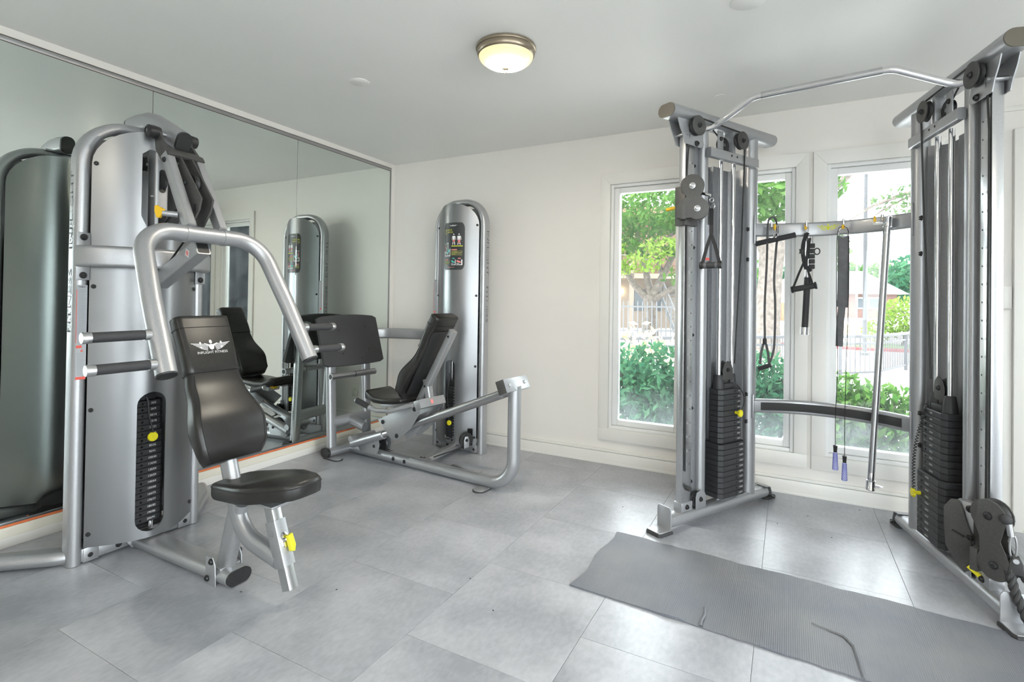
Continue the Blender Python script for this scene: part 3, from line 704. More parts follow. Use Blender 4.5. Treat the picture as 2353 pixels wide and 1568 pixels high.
sl = MB().tube([s0+sd*.155, s0+sd*.33], rrect(.054, .058, .005, 2), up=(0,1,0)).build('post_sleeve', 'silver', T)
nf = sd.cross(V3((1,0,0))); nf = nf if nf.y < 0 else -nf
pc = s0+sd*.235+nf*.030
MB().prism(obr(.034, .058), pc, (1,0,0), sd, .005, .0015).build('lever_plate', 'chrome', sl)
MB().prism([(-.011, -.012), (.010, -.016), (.014, .03), (.004, .052), (-.010, .046)], pc+nf*.016+V3((.012, 0, 0)), (1,0,0), sd, .02, .003).build('seat_lever', 'yellow', sl)
bolt(sl, pc+nf*.003+V3((-.006, 0, 0)), nf, .008, .012, 'chrome')
MB().lathe([(.007, 0), (.007, .0008), (0, .0008)], s0+sd*.105+nf*.0232, nf, 12).build('post_hole', 'cable', T)
MB().lathe([(.012, 0), (.012, .001), (.009, .0014), (.009, .0004), (0, .0004)], s0+sd*.20+V3((-.0275, 0, 0)), (-1,0,0), 16).build('sleeve_plug', 'satin', sl)
# ---- seat pad
outl = [(1.165, .055), (1.175, .085), (1.22, .105), (1.40, .137), (1.47, .134), (1.60, .088), (1.635, .066), (1.645, .03)]
ring = [(x, -2.36-h) for x, h in outl]+[(x, -2.36+h) for x, h in outl[::-1]]
def pad_sec(k, z, off):
    cx = 1.42; out = []
    for x, y in ring: out.append(cp(cx+(x-cx)*k, -2.36+(y+2.36)*k, .432+(x-1.165)*.142+z))
    return out
loft(MB(), [pad_sec(.93, -.062, 0), pad_sec(.985, -.058, 0), pad_sec(1, -.045, 0), pad_sec(1, -.016, 0), pad_sec(.985, -.004, 0), pad_sec(.94, .003, 0), pad_sec(.5, .006, 0)]).build('seat_pad', 'vinyl', T, smooth=50)
pp = pad_sec(1.004, -.014, 0); MB().tube(pp, circ(.0022, 6), closed=True).build('seat_piping', 'thread', T)
MB().box(-.05, .05, .48-1.50, .48-1.26, .375, .385, .003).build('seat_plate', 'silver', T)
# ---- backrest
top = cp(.958, -2.36, 1.107); botm = cp(1.222, -2.36, .525); axd = (botm-top); L = axd.length; axd.normalize(); nrm = axd.cross(V3((1,0,0))); nrm = nrm if nrm.y < 0 else -nrm
def lerp(tab, s):
    for (a, va), (b, vb) in zip(tab, tab[1:]):
        if a <= s <= b: k = (s-a)/(b-a); k = k*k*(3-2*k); return va+(vb-va)*k
    return tab[-1][1]
HWt = [(0, .116), (.38, .112), (.52, .122), (.78, .156), (.92, .150), (1, .128)]
BU = [(0, 0), (.2, .002), (.45, -.006), (.76, .034), (.92, .022), (1, -.004)]
TH = [(0, .062), (.4, .06), (.76, .088), (1, .062)]
def back_sec(s, g=0, k=1):
    hw = (lerp(HWt, s)+g)*k; th = lerp(TH, s)+2*g; c = top+axd*(s*L)+nrm*(lerp(BU, s)+g-th/2)
    return [c+V3((1,0,0))*a+nrm*b for a, b in rrect(2*hw, th*(1 if k == 1 else k), .024, 5)]
ss = [i/30 for i in range(31)]
def rounded(lo, hi, g):
    e = .012; out = [back_sec(max(lo-.004, 0) if lo > 0 else 0, g, .86)]
    n = 28
    for i in range(n+1):
        s = lo+(hi-lo)*i/n; d = min(s-lo, hi-s)*L; k = 1 if d > .03 else .955+.045*math.sqrt(max(0, 1-(1-d/.03)**2)); out.append(back_sec(s, g, k))
    out.append(back_sec(hi, g, .86)); return out
loft(MB(), rounded(0, 1, 0)).build('backrest_pad', 'vinyl', T, smooth=60)
cov = loft(MB(), [back_sec(s, .0035 if .004 < s < .396 else .001) for s in [0, .005, .03]+[.06+.03*i for i in range(12)]+[.397, .40]]).build('backrest_cover', 'vinyl', T, smooth=60)
for s_ in (.085, .40):
    r = [p for p in back_sec(s_, .0046)]; MB().tube(r, circ(.0016, 5), closed=True).build('seam', 'thread', cov)
side = [back_sec(s, .001)[5]*.5+back_sec(s, .001)[4]*.5 for s in [.42+.02*i for i in range(29)]]
for q in (0, 1):
    pts = [V3((p.x if q == 0 else -p.x, p.y, p.z)) for p in side]; MB().tube(pts, circ(.0018, 5)).build('piping', 'thread', T)
fl_ = lambda a, b: top+axd*(.225*L-b)+nrm*(lerp(BU, .225)+.0045)+V3((1,0,0))*a
wings(MB(), fl_, .088, .045).build('winged_emblem', 'white', cov, smooth=0, fix=False)
MB().text('INFLIGHT FITNESS', .0158, lambda a, b: fl_(a, b-.030), sx=1.05).build('brand_lettering', 'white', cov, smooth=0, fix=False)
MB().tube([top+axd*.1-nrm*.10, top+axd*.62-nrm*.085], rrect(.05, .05, .01, 3), up=(0,1,0)).build('back_support', 'silver', T)
bb = cp(1.14, -2.36, .545)
MB().cyl(bb+V3((-.06, 0, 0)), bb+V3((.06, 0, 0)), .012).build('hinge_pin', 'satin', T)
for q in (-1, 1):
    MB().obox(bb+V3((q*.05, -.004, .0)), (1,0,0), axd, nrm, .016, .026, .022, .004).build('hinge_block', 'darkplate', T)
    bolt(T, bb+V3((q*.066, -.004, -.002)), (q,0,0), .012, .010)
    MB().prism([(-.04, .03), (.03, .03), (.04, -.01), (0, -.04), (-.045, -.01)], bb+V3((q*.075, .03, -.005)), (0,1,0), (0,0,1), .006, .001).build('hinge_plate', 'silver', T)
# ---- bag lying behind the tower, seen in the mirror
b = MB()
def blob(c, r, n=18):
    rn = random.Random(5); bm = b.bm
    bmesh.ops.create_icosphere(bm, subdivisions=3, radius=1)
    for v in bm.verts:
        d = v.co.normalized(); k = 1+.10*math.sin(5*d.x+3*d.y)+.07*math.sin(9*d.z+4*d.x)
        v.co = Vector((c[0]+d.x*r[0]*k, c[1]+d.y*r[1]*k, max(.003, c[2]+d.z*r[2]*k)))
blob((.235, -2.34, .045), (.09, .19, .085))
bag = thing('drawstring_bag', 'limp black cloth bag with an orange cord behind the chest press', 'bag', (.235, -2.34, 0))
o = b.build('bag_body', 'bag', bag); o.location = (-.235, 2.34, 0)
MB().tube(arc_pts((-.02, -.17, .004), (-.06, -.185, .09), (-.07, -.155, .01), 12), circ(.005, 8)).build('drawcord', 'orange', bag)
# ================================================================ LEG PRESS
T = thing('leg_press_machine', 'silver incline leg press with black foot plate in the corner by the mirrors', 'leg press', (.2, -.735, 0), math.radians(-5.5))
lslot = slot_loop(-.032, .058, .085, .725)
lcut = [(.145, .072), (.20, .072), (.20, .19), (.19, .2), (.155, .2), (.145, .19)]
tw = Tower(T, .66, .232, .52, .085, 2.0, .10, [lslot], .05)
tw.caution(-1, .95, 1.36)
zp, px, yf = tower_stack(T, .675, .505, .11, 18, .0225, .075, .05, 4, .006, hole=.0, tx=.022, pin=10, size=.010)
pin(T, (.675, yf-.005, .235), (0,-1,0), .02)
MB().tube([(.655, yf-.012, .62), (.65, yf-.03, .45), (.662, yf-.03, .30), (.66, yf-.02, .25)], circ(.004, 8)).build('pin_cord', 'cable', T)
# pulley box at the foot of the tower
MB().prism([(.145, .075), (.2, .075), (.2, .2), (.145, .2)], tw.sf(0, 0)+V3((0, .062, 0)), (1,0,0), (0,0,1), .004).build('pulley_opening', 'cable', T)
pulley(T, (.835, .435, .125), (.9,-.45,0), .055, .02)
MB().prism([(-.02, -.06), (.02, -.05), (.022, .0), (.012, .03), (-.012, .03), (-.022, 0)], (.852, .42, .125), (.45,.9,0), (0,0,1), .005, .001).build('pulley_bracket', 'silver', T)
bolt(T, (.856, .418, .128), (.9,-.45,0), .010, .008)
# ---- instruction placard bent round the shroud
def S2(a, b, off=.0012): return tw.sf(.024+a*.092, 1.615+b*.185, off)
rr = rrect(2, 2, .28, 6); rr = [(x, y*1.0) for x, y in rr]
rr = [(x, math.copysign(min(1, abs(y)), y)) for x, y in rr]
vv, fs = cdt_sheet(rr, [], .16, .3)
pm = MB(); pm.add([S2(*v) for v in vv], fs); pl = pm.build('instruction_placard', 'placard', T, smooth=60, fix=False)
def pr(name, mt, fnc): m = MB(); fnc(m); return m.build(name, mt, pl, smooth=0, fix=False)
def rect(m, x0, x1, y0, y1, off=.0022):
    k = max(1, int((x1-x0)/.2))
    for i in range(k): a = x0+(x1-x0)*i/k; b = x0+(x1-x0)*(i+1)/k; m.poly([(a, y0), (b, y0), (b, y1), (a, y1)], lambda x, y: S2(x, y, off))
pr('emblem', 'white', lambda m: wings(m, lambda a, b: S2(a, b+.87, .0022), .42, .07))
pr('heading', 'lime', lambda m: m.text('CT', .30, lambda a, b: S2(-.78+a*.62, .60+b, .0022)).text('INCLINE', .11, lambda a, b: S2(-.55+a*1.15, .69+b*.8, .0022), align='LEFT').text('LEG PRESS', .11, lambda a, b: S2(-.55+a*1.15, .59+b*.8, .0022), align='LEFT'))
def figs(m, red):
    for cx, full in ((.10, 0), (.56, 1)):
        if not red:
            m.poly([(cx+.05*math.cos(a), .50+.03*math.sin(a)) for a in [2*PI*i/8 for i in range(8)]], lambda x, y: S2(x, y, .0022))
            m.poly([(cx-.12, .43), (cx+.12, .43), (cx+.07, .27), (cx-.07, .27)], lambda x, y: S2(x, y, .0022))
            for s in (-1, 1): m.poly([(cx+s*.12, .43), (cx+s*.16, .40), (cx+s*.17, .26), (cx+s*.13, .26)][::s], lambda x, y: S2(x, y, .0022))
        for s in (-1, 1):
            top_ = .27; mid = .17
            if red: m.poly([(cx+s*.005, top_), (cx+s*.09, top_), (cx+s*.10, mid if not full else .12), (cx+s*.03, mid if not full else .12)][::s], lambda x, y: S2(x, y, .0022))
            else: m.poly([(cx+s*.03, mid if not full else .12), (cx+s*.10, mid if not full else .12), (cx+s*.14, .06), (cx+s*.07, .06)][::s], lambda x, y: S2(x, y, .0022))
pr('figures', 'white', lambda m: figs(m, 0)); pr('figures', 'pink', lambda m: figs(m, 1))
pr('caption_bar', 'lime', lambda m: rect(m, -.12, .86, -.01, .02))
def lines(m, x0, x1, y0, n, st, h):
    for k in range(n): rect(m, x0, x0+(x1-x0)*(1, .55, 1, .92, .4, .97)[k % 6], y0-k*st-h, y0-k*st)
pr('body_text', 'olive', lambda m: (lines(m, -.12, .86, -.20, 6, .032, .022), lines(m, -.85, -.25, -.62, 5, .032, .022)))
pr('red_text', 'pink', lambda m: (rect(m, -.12, .40, -.17, -.13), rect(m, -.85, -.45, -.58, -.55), rect(m, .50, .72, -.535, -.50)))
pr('drawing', 'white', lambda m: (rect(m, -.88, -.82, -.40, -.22), rect(m, -.88, -.22, -.42, -.385), rect(m, -.28, -.22, -.40, -.10), rect(m, -.62, -.585, -.30, .14), rect(m, -.475, -.44, -.30, .14), rect(m, -.62, -.44, .12, .15),
   m.poly([(-.88, -.20), (-.85, -.24), (-.45, -.36), (-.45, -.32)][::-1], lambda x, y: S2(x, y, .0023)),
   rect(m, -.12, .30, -.80, -.775), rect(m, .24, .30, -.80, -.57), rect(m, .36, .84, -.80, -.775), rect(m, .76, .84, -.80, -.57), rect(m, -.12, .1, -.74, -.72), rect(m, .36, .6, -.74, -.72)))
pr('drawing', 'teal', lambda m: (rect(m, -.86, -.74, .10, .13), m.poly([(-.70, -.05), (-.64, -.05), (-.55, -.28), (-.36, -.12), (-.30, -.14), (-.30, -.19), (-.52, -.33), (-.64, -.27)], lambda x, y: S2(x, y, .0024)), m.poly([(-.10, -.60), (-.02, -.60), (.22, -.68), (.2, -.71), (-.1, -.66)], lambda x, y: S2(x, y, .0024)), rect(m, 0, .2, -.535, -.50)))
pr('drawing', 'pink', lambda m: (rect(m, -.86, -.74, .06, .09), m.poly([(-.84, 0), (-.78, 0), (-.68, -.22), (-.74, -.26)], lambda x, y: S2(x, y, .0023)), m.poly([(.38, -.60), (.48, -.60), (.74, -.66), (.70, -.71), (.38, -.66)], lambda x, y: S2(x, y, .0024)), rect(m, -.5, .2, -.90, -.885)))
# ---- base frame
mt_ = fillet([(.04, 0, .043), (1.556, 0, .043), (1.556, 0, .665)], .17, 14)
MB().tube(mt_, obr(.088, .074), up=(0,0,1)).build('main_tube', 'silver', T)
MB().tube([(.035, -.215, .043), (.035, .215, .043)], obr(.088, .066)).build('cross_foot', 'silver', T)
for q in (-1, 1): MB().tube([(.035, q*.215, .043), (.035, q*.240, .043)], obr(.090, .068)).build('foot_cap', 'black', T)
for (u, v, a) in ((.035, -.20, 0), (.035, .20, 0), (1.36, -.06, 1)):
    f = MB().prism(obr(.17, .07) if not a else obr(.085, .13), (u+(.05 if not a else 0), v, .010), (1,0,0), (0,1,0), .004, .001).build('floor_pad_plate', 'silver', T)
    MB().prism(obr(.18, .08) if not a else obr(.092, .14), (u+(.05 if not a else 0), v, .004), (1,0,0), (0,1,0), .008, .001).build('rubber_foot', 'rubber', T)
for q in (-1, 1):
    MB().tube([(.025, q*.168, .06), (-.010, q*.168, .84)], rrect(.052, .075, .024, 5), up=(0,1,0)).build('upright', 'silver', T)
MB().tube([(.018, -.168, .255), (.018, .168, .255)], obr(.052, .085)).build('cross_brace', 'silver', T)
MB().tube([(.02, 0, .25), (.20, 0, .215)], obr(.06, .075)).build('brace_tube', 'silver', T)
MB().tube([(.085, -.235, .612), (.085, .185, .612)], circ(.024, 18)).build('foot_bar', 'satin', T)
MB().tube([(.085, -.2355, .612), (.085, -.2345, .612)], circ(.019, 14)).build('bar_bore', 'cable', T)
MB().tube([(.085, -.02, .612), (.085, -.015, .612)], circ(.0245, 18)).build('bar_joint', 'cable', T)
for q in (-1, 1): MB().obox((.05, q*.168, .612), (1,0,0), (0,1,0), (0,0,1), .045, .012, .014, .003).build('bar_bracket', 'silver', T)
# foot plate
fp = MB(); ta = math.radians(17); fn = V3((math.cos(ta), 0, math.sin(ta))); fu = V3((-math.sin(ta), 0, math.cos(ta))); fo = V3((.02, .015, .872))
hw, hh = .285, .19; secs = []
n = 16
for i in range(n+1):
    v = -1+2*i/n; bow = .022*(v*v); e = 1-max(0, abs(v)-.92)/.08*.06; zz = hh*(1+.06*(1-v*v))
    secs.append([fo+V3((0, v*hw, 0))+fu*(zz*a*e)+fn*(b-bow) for a, b in ((-1, -.012), (1, -.012), (1.0, .010), (.985, .013), (-.985, .013), (-1, .010))])
fpo = loft(fp, secs).build('foot_plate', 'rubber', T, smooth=30)
for a, b in ((-.12, .4), (.14, .52), (.14, -.45), (-.12, -.55), (-.02, .75), (.05, -.8)):
    bolt(fpo, fo+V3((0, a, 0))+fu*(b*hh)+fn*.012, fn, .006, .003, 'cable')
for q in (-1, 1): MB().obox(fo+V3((0, q*.168, 0))-fn*.035, fu, (0,1,0), fn, .15, .03, .025, .004).build('plate_bracket', 'silver', T)
MB().tube(fillet([(.46, .50, .905), (.25, .49, .905), (-.07, .38, .905), (-.09, .12, .895)], [.3, .15], 8), rrect(.036, .088, .016, 4)).build('link_beam', 'silver', T)
# ---- incline rails, end block
rd = V3((.928, 0, .372)).normalized(); ru = V3((-rd.z, 0, rd.x))
for q in (-1, 1):
    MB().tube([(.46, q*.088, .205), (1.515, q*.088, .625)], circ(.024, 18)).build('guide_rail', 'satin', T)
MB().obox((1.545, 0, .672), rd, (0,1,0), ru, .030, .132, .042, .003).build('end_block', 'silver', T)
MB().obox(V3((1.545, -.1335, .672)), rd, (0,1,0), ru, .030, .002, .042, .001).build('block_end_shade', 'darkplate', T)  # charcoal plate paints the near end of the block as shaded
for v in (-.085, .085): bolt(T, V3((1.545, v, .672))+rd*.030, rd, .011, .008, 'satin')
# lower rail bracket
for q in (-1, 1): MB().tube([(.17, q*.088, .105), (.50, q*.088, .221)], circ(.031, 16)).build('rail_socket', 'silver', T)
MB().tube([(.17, -.115, .140), (.17, .115, .140)], obr(.05, .05)).build('rail_crossbar', 'silver', T)
for q in (-1, 1):
    MB().prism([(.145, .14), (.235, .035), (.29, .05), (.40, .055), (.425, .12), (.41, .185), (.30, .17)], (0, q*.060, 0), (1,0,0), (0,0,1), .006, .001).build('rail_bracket', 'silver', T)
    bolt(T, (.37, q*.063, .11), (0,q,0), .010, .007)
pulley(T, (.375, 0, .115), (0,1,0), .065, .022)
# ---- carriage
sp = [(.475, .332), (.845, .502), (.880, .478), (.872, .425), (.80, .315), (.69, .225), (.635, .210), (.60, .222)]
for q in (-1, 1):
    MB().prism(sp, (0, q*.122, 0), (1,0,0), (0,0,1), .007, .0015).build('carriage_plate', 'silver', T)
    for (a, b) in ((.525, .322), (.665, .245), (.83, .450)): bolt(T, (a, q*.1255, b), (0,q,0), .013, .008)
    MB().prism([(.60, .30), (.90, .44), (.88, .39), (.80, .28), (.70, .21)], (0, q*.05, 0), (1,0,0), (0,0,1), .006, .001).build('inner_plate', 'silver', T)
MB().obox((.875, -.02, .487), ru, (0,1,0), rd, .030, .125, .028, .003).build('carriage_block', 'silver', T)
MB().poly([(-.012, -.014), (.012, -.014), (.012, .014), (-.012, .014)], lambda a, b: V3((.875, -.03, .487))+rd*.0290+V3((0, a, 0))+ru*b).build('carriage_sticker', 'pink', T, smooth=0)
for v in (-.075, .055): MB().obox(V3((.875, v, .475))+rd*.0283, ru, (0,1,0), rd, .010, .003, .001).build('block_slot', 'cable', T)
MB().tube([(.855, 0, .50), (.822, 0, .64)], rrect(.045, .05, .010, 3), up=(0,1,0)).build('back_prop', 'silver', T)
MB().tube([(.74, 0, .44), (1.055, 0, .985)], rrect(.048, .052, .010, 3), up=(0,1,0)).build('back_spine', 'silver', T)
for k in (.28, .93): bolt(T, V3((.74, -.0245, .44))+V3((.315, 0, .545))*k, (0,-1,0), .009, .006)
# backrest
top = V3((.955, 0, 1.10)); botm = V3((.645, 0, .535)); axd = botm-top; L = axd.length; axd.normalize(); nrm = V3((axd.z, 0, -axd.x)); nrm = nrm if nrm.x < 0 else -nrm
HWt = [(0, .112), (.35, .112), (.5, .12), (.78, .148), (.92, .143), (1, .12)]
BU = [(0, 0), (.2, .002), (.45, -.008), (.76, .034), (.92, .02), (1, -.01)]; TH = [(0, .066), (.4, .062), (.76, .092), (1, .062)]
def lsec(s, g=0, k=1):
    hw = (lerp(HWt, s)+g)*k; th = lerp(TH, s)+2*g; c = top+axd*(s*L)+nrm*(lerp(BU, s)+g-th/2)
    return [c+V3((0,1,0))*a+nrm*b for a, b in rrect(2*hw, th*k, .022, 5)]
back_sec = lsec
loft(MB(), rounded(0, 1, 0)).build('backrest_pad', 'vinyl', T, smooth=60)
cov = loft(MB(), [lsec(s, .004 if .004 < s < .376 else .001) for s in [0, .005, .03]+[.06+.03*i for i in range(11)]+[.377, .38]]).build('backrest_cover', 'vinyl', T, smooth=60)
for s_ in (.10, .38): MB().tube(lsec(s_, .0055), circ(.002, 5), closed=True).build('seam', 'thread', cov)
MB().obox(top+axd*(.55*L)-nrm*.071, (0,1,0), axd, nrm, .10, .25, .005, .002).build('back_board', 'black', T)
for q in (-1, 1): MB().tube([lsec(s, .001)[16 if q > 0 else 10] for s in [.40+.02*i for i in range(29)]], circ(.002, 5)).build('piping', 'thread', T)
# seat pad: thin pad with a raised rounded nose
secs = []
for (u, z, w, th) in ((.345, .47, .085, .02), (.33, .478, .10, .045), (.325, .49, .115, .06), (.34, .497, .125, .062), (.375, .487, .13, .055), (.43, .468, .138, .045), (.52, .468, .142, .042), (.62, .478, .142, .042), (.69, .487, .13, .036), (.70, .488, .12, .02)):
    secs.append([V3((u, a, z+b)) for a, b in rrect(2*w, th, .016, 4)])
loft(MB(), secs).build('seat_pad', 'vinyl', T, smooth=60)
MB().obox((.56, 0, .435), (.97,0,.1), (0,1,0), (-.1,0,.97), .13, .06, .018, .004).build('seat_support', 'silver', T)
MB().obox((.43, -.02, .435), (1,0,0), (0,1,0), (0,0,1), .04, .02, .010, .004).build('seat_lever', 'amber', T)
for q in (-1, 1):
    hp = fillet([(.335, q*.195, .462), (.53, q*.195, .415), (.66, q*.185, .425), (.80, q*.128, .475)], [.08, .1], 8)
    hd = MB().tube(hp, circ(.0165, 14)).build('side_handle', 'silver', T)
    a, b = V3((.335, q*.195, .462)), V3((.53, q*.195, .415)); ax = (b-a).normalized()
    MB().tube([a, a+ax*.135], circ(.020, 16)).build('hand_grip', 'foam', hd)
    MB().tube([a-ax*.010, a], circ(.019, 16)).tube([a+ax*.135, a+ax*.145], circ(.0205, 16)).build('grip_ring', 'alu', hd)
# link from base to tower with cable
MB().tube([(.78, .02, .05), (.735, .30, .05), (.69, .52, .05)], obr(.07, .05)).build('tower_link', 'silver', T)
MB().box(.70, .84, -.03, .05, .065, .075, .001).box(.70, .84, -.035, -.03, .035, .075, .001).build('cable_guard', 'silver', T)
bolt(T, (.76, .02, .075), (0,0,1), .010, .006)
for a in (-.012, .012): MB().tube([(.34, a, .048+.04), (.70, a, .060), (.78, .02+a, .058), (.835, .415+a, .075)], circ(.004, 8)).build('cable', 'cable', T)
for u in (.55, .66): bolt(T, (u, -.043, .045), (0,-1,0), .012, .006)
MB().box(1.05, 1.30, -.022, .022, .0795, .0835, .001).build('tread_strip', 'satin', T)
# ================================================================ DUAL CABLE TOWER MACHINE
MR = math.radians(-8.2); MO = V3((3.34, -1.04, 0)); SP = math.radians(21.1)
T = thing('cable_machine', 'silver dual tower cable machine with pull-up bar in front of the windows', 'cable machine', MO, MR)
def tower(sd, num_first):
    X = lambda t, n, z: V3((sd*(.66-t*math.sin(SP)-n*math.cos(SP)), t*math.cos(SP)-n*math.sin(SP), z))
    dt = (X(1,0,0)-X(0,0,0)).normalized(); dn = (X(0,1,0)-X(0,0,0)).normalized(); Z_ = V3((0,0,1))
    bx = lambda t0, t1, n0, n1, z0, z1, b=.002: MB().obox(X((t0+t1)/2, (n0+n1)/2, (z0+z1)/2), dt, dn, Z_, (t1-t0)/2, (n1-n0)/2, (z1-z0)/2, b)
    # base
    MB().tube([X(-.01,0,.052), X(.865,0,.052)], obr(.088, .066)).build('base_tube', 'silver', T)
    MB().tube(fillet([X(.84,0,.090), X(.885,0,.085), X(.905,0,.03), X(.93,0,.014)], [.02, .015], 5), rrect(.085, .005, .002, 1)).build('rear_foot_plate', 'silver', T)
    MB().prism(rrect(.10, .07, .02), X(.915,0,.008), dt, dn, .016, .003).build('rubber_foot', 'rubber', T)
    MB().prism([(-.045, -.06), (.045, -.06), (.045, .045), (.035, .058), (-.035, .058), (-.045, .045)], X(-.014,0,.075), dn, Z_, .006, .001).build('front_foot_plate', 'silver', T)
    MB().prism([(-.10, -.038), (-.085, -.045), (-.012, -.045), (-.012, .045), (-.085, .045), (-.10, .038)], X(0,0,.019), dt, dn, .005, .001).build('foot_flange', 'silver', T)
    MB().prism([(-.105, -.040), (-.088, -.05), (-.005, -.05), (-.005, .05), (-.088, .05), (-.105, .040)], X(0,0,.008), dt, dn, .016, .003).build('rubber_foot', 'rubber', T)
    # rail
    rl = bx(.095, .170, -.020, .020, .085, 2.10, .002).build('slide_rail', 'alu', T)
    m = MB()
    for k in range(1, 24):
        z = .33+.0737*(k-1); m.text(str(k), .018, (lambda a, b: X(.132+sd*-1*a, .0206, z+b)) if sd < 0 else (lambda a, b: X(.132-a, .0206, z+b)))
    m.build('position_numbers', 'white', rl, smooth=0)
    m = MB()
    for k in range(1, 24): m.lathe([(.004, 0), (.004, .0006), (0, .0006)], X(.155, .0202, .33+.0737*(k-1)), dn, 8)
    m.build('position_holes', 'outline', rl)
    bx(.088, .178, -.026, .026, .082, .13, .002).build('rail_socket', 'silver', T); bolt(T, X(.132, .026, .105), dn, .011, .010)
    MB().cyl(X(.135, .02, .205), X(.135, .045, .205), .013).build('rail_bumper', 'rubber', T)
    bx(.172, .245, -.012, -.008, .10, 2.08, .001).build('infill_panel', 'steelgrey', T)
    for z in (.22, .62, 1.02, 1.5, 1.95): bolt(T, X(.205, -.008, z), dn, .008, .007)
    MB().tube([X(.268,0,.07), X(.268,0,2.18)], rrect(.048, .058, .023, 5), up=dt).build('front_pole', 'silver', T)
    MB().tube([X(.711,0,.07), X(.711,0,2.18)], circ(.041, 24)).build('rear_pole', 'silver', T)
    # weight shroud channel
    sh = [(.305, -.015), (.318, -.078), (.345, -.10), (.635, -.10), (.658, -.078), (.668, -.015)]
    m = MB(); vs = []
    for z in (.10, 2.0):
        for t, n in sh: vs.append(X(t, n, z))
        for t, n in [(t+(.004 if t < .48 else -.004), n+.004) for t, n in sh][::-1]: vs.append(X(t, n, z))
    k = 12; m.add(vs, [(i, (i+1) % k, k+(i+1) % k, k+i) for i in range(k)]+[tuple(range(k)), tuple(range(k, 2*k))]); m.build('weight_shroud', 'steelgrey', T)
    bx(.448, .512, -.096, -.066, .12, 2.0, .004).build('shroud_rib', 'steelgrey', T)
    for z in (.55, 1.06, 1.60): bx(.33, .352, -.094, -.080, z-.012, z+.012).build('shroud_clip', 'silver', T)
    for z in (.66, .50, 1.64, 1.46): bolt(T, X(.672, .012, z), dn, .011, .010)
    # stack
    zs = .105; th = .0303
    bx(.43, .54, -.03, .03, .082, .10, .004).build('stack_stool', 'silver', T); MB().cyl(X(.485,0,.09), X(.485,0,.106), .035).build('stack_bumper', 'rubber', T)
    for kk in range(20):
        low = kk < 10; hx, hy = (.115, .062) if low else (.098, .046)
        key = ('cm', low)
        if key not in _BM: _BM[key] = plate_mesh(hx, hy, th, .020)
        o = link('weight_plate', _BM[key], None, T); o.matrix_local = Matrix.Translation(X(.485, 0, zs+kk*th)) @ Matrix((dt if sd < 0 else -dt, -dn, Z_)).transposed().to_4x4()
        w = 10+(19-kk)*10
        if sd < 0: plate_marks(o, '%d/%d' % (w, round(w*.4536)), 0, -hy+.0004, th/2, .028, .068, .0125)
        else: plate_marks(o, '%d/%d' % (w, round(w*.4536)), 0, -hy+.0004, th/2, -.055, -.005, .0125)
    zt = zs+20*th
    for t in (.426, .544): MB().lathe([(.030, 0), (.029, .02), (.022, .072), (.019, .078), (.012, .078)], X(t,0,zt), Z_, 20).build('stack_sleeve', 'iron', T)
    bx(.44, .53, -.030, .030, zt, zt+.03, .004).build('head_plate', 'iron', T)
    for t in (.426, .544): MB().cyl(X(t,0,.08), X(t,0,2.01), .0125, n=18).build('guide_rod', 'chrome', T)
    # stack pulley housing
    poly = [(-.045, 0), (.045, 0), (.045, .06), (.030, .095), (.0, .108), (-.030, .095), (-.045, .06)]
    for q in (-1, 1): MB().prism(poly, X(.485, q*.017, zt+.048), dt, Z_, .004, .001).build('pulley_cheek', 'darkplate', T)
    pulley(T, X(.485, 0, zt+.105), dn, .042, .022); bolt(T, X(.485, .019, zt+.105), dn, .011, .009); bx(.465, .505, -.01, .01, zt+.03, zt+.06).build('pulley_stem', 'darkplate', T)
    # pin and cord
    if sd < 0: ptc, kz = .515, 15
    else: ptc, kz = .54, 6
    zp = zs+kz*th+th/2
    hy = .062 if kz < 10 else .046
    p0 = X(ptc, hy, zp)
    pk = MB().cyl(p0-dn*.03, p0+dn*.03, .0045).build('selector_pin', 'satin', T)
    MB().cyl(p0+dn*.004, p0+dn*.036, .009, n=12).prism([(.022*math.cos(a)*(1 if i % 2 else .72), .022*math.sin(a)*(1 if i % 2 else .72)) for i, a in enumerate([2*PI*j/16 for j in range(16)])], p0+dn*.034, dt, Z_, .010, .002).build('pin_knob', 'yellow', pk)
    cpts = []; c0 = X(.54, .040, zt+.02); c1 = p0+dn*.03
    for i in range(140 if sd > 0 else 24):
        f = i/(139 if sd > 0 else 23); q = c0.lerp(c1, f)+dn*(.022*math.sin(PI*f))+dt*((.03 if sd < 0 else .0)*math.sin(PI*f))
        if sd > 0: q += dt*.006*math.cos(i*1.35)+dn*.006*math.sin(i*1.35)
        cpts.append(q)
    MB().tube(cpts, circ(.0022 if sd > 0 else .004, 6)).build('pin_cord', 'cable', T)
    # top works
    MB().tube([X(-.03,0,2.206), X(.90,0,2.206)], obr(.108, .072)).build('top_beam', 'silver', T)
    for a, b in ((-.037, -.03), (.90, .905)): MB().tube([X(a,0,2.206), X(b,0,2.206)], obr(.106, .070)).build('beam_cap', 'capbrown' if a < 0 else 'silver', T)
    MB().tube([X(.255,.045,2.025), X(.70,.045,2.025)], rrect(.032, .052, .006, 3)).build('crossbar', 'silver', T)
    for t in (.44, .49): bolt(T, X(t, .0615, 2.03), dn, .005, .002, 'cable')
    wav = [(-.02, 2.175), (.02, 2.172), (.035, 2.13), (.06, 2.09), (.075, 2.045), (.205, 2.04), (.235, 2.06), (.215, 2.10), (.205, 2.175)]
    for q in (-1, 1): MB().prism([(t, z) for t, z in wav], X(0, q*.030, 0), dt, Z_, .005, .001).build('head_bracket', 'silver', T)
    MB().cyl(X(.09, -.045, 2.10), X(.09, .045, 2.10), .010).build('head_spacer', 'satin', T)
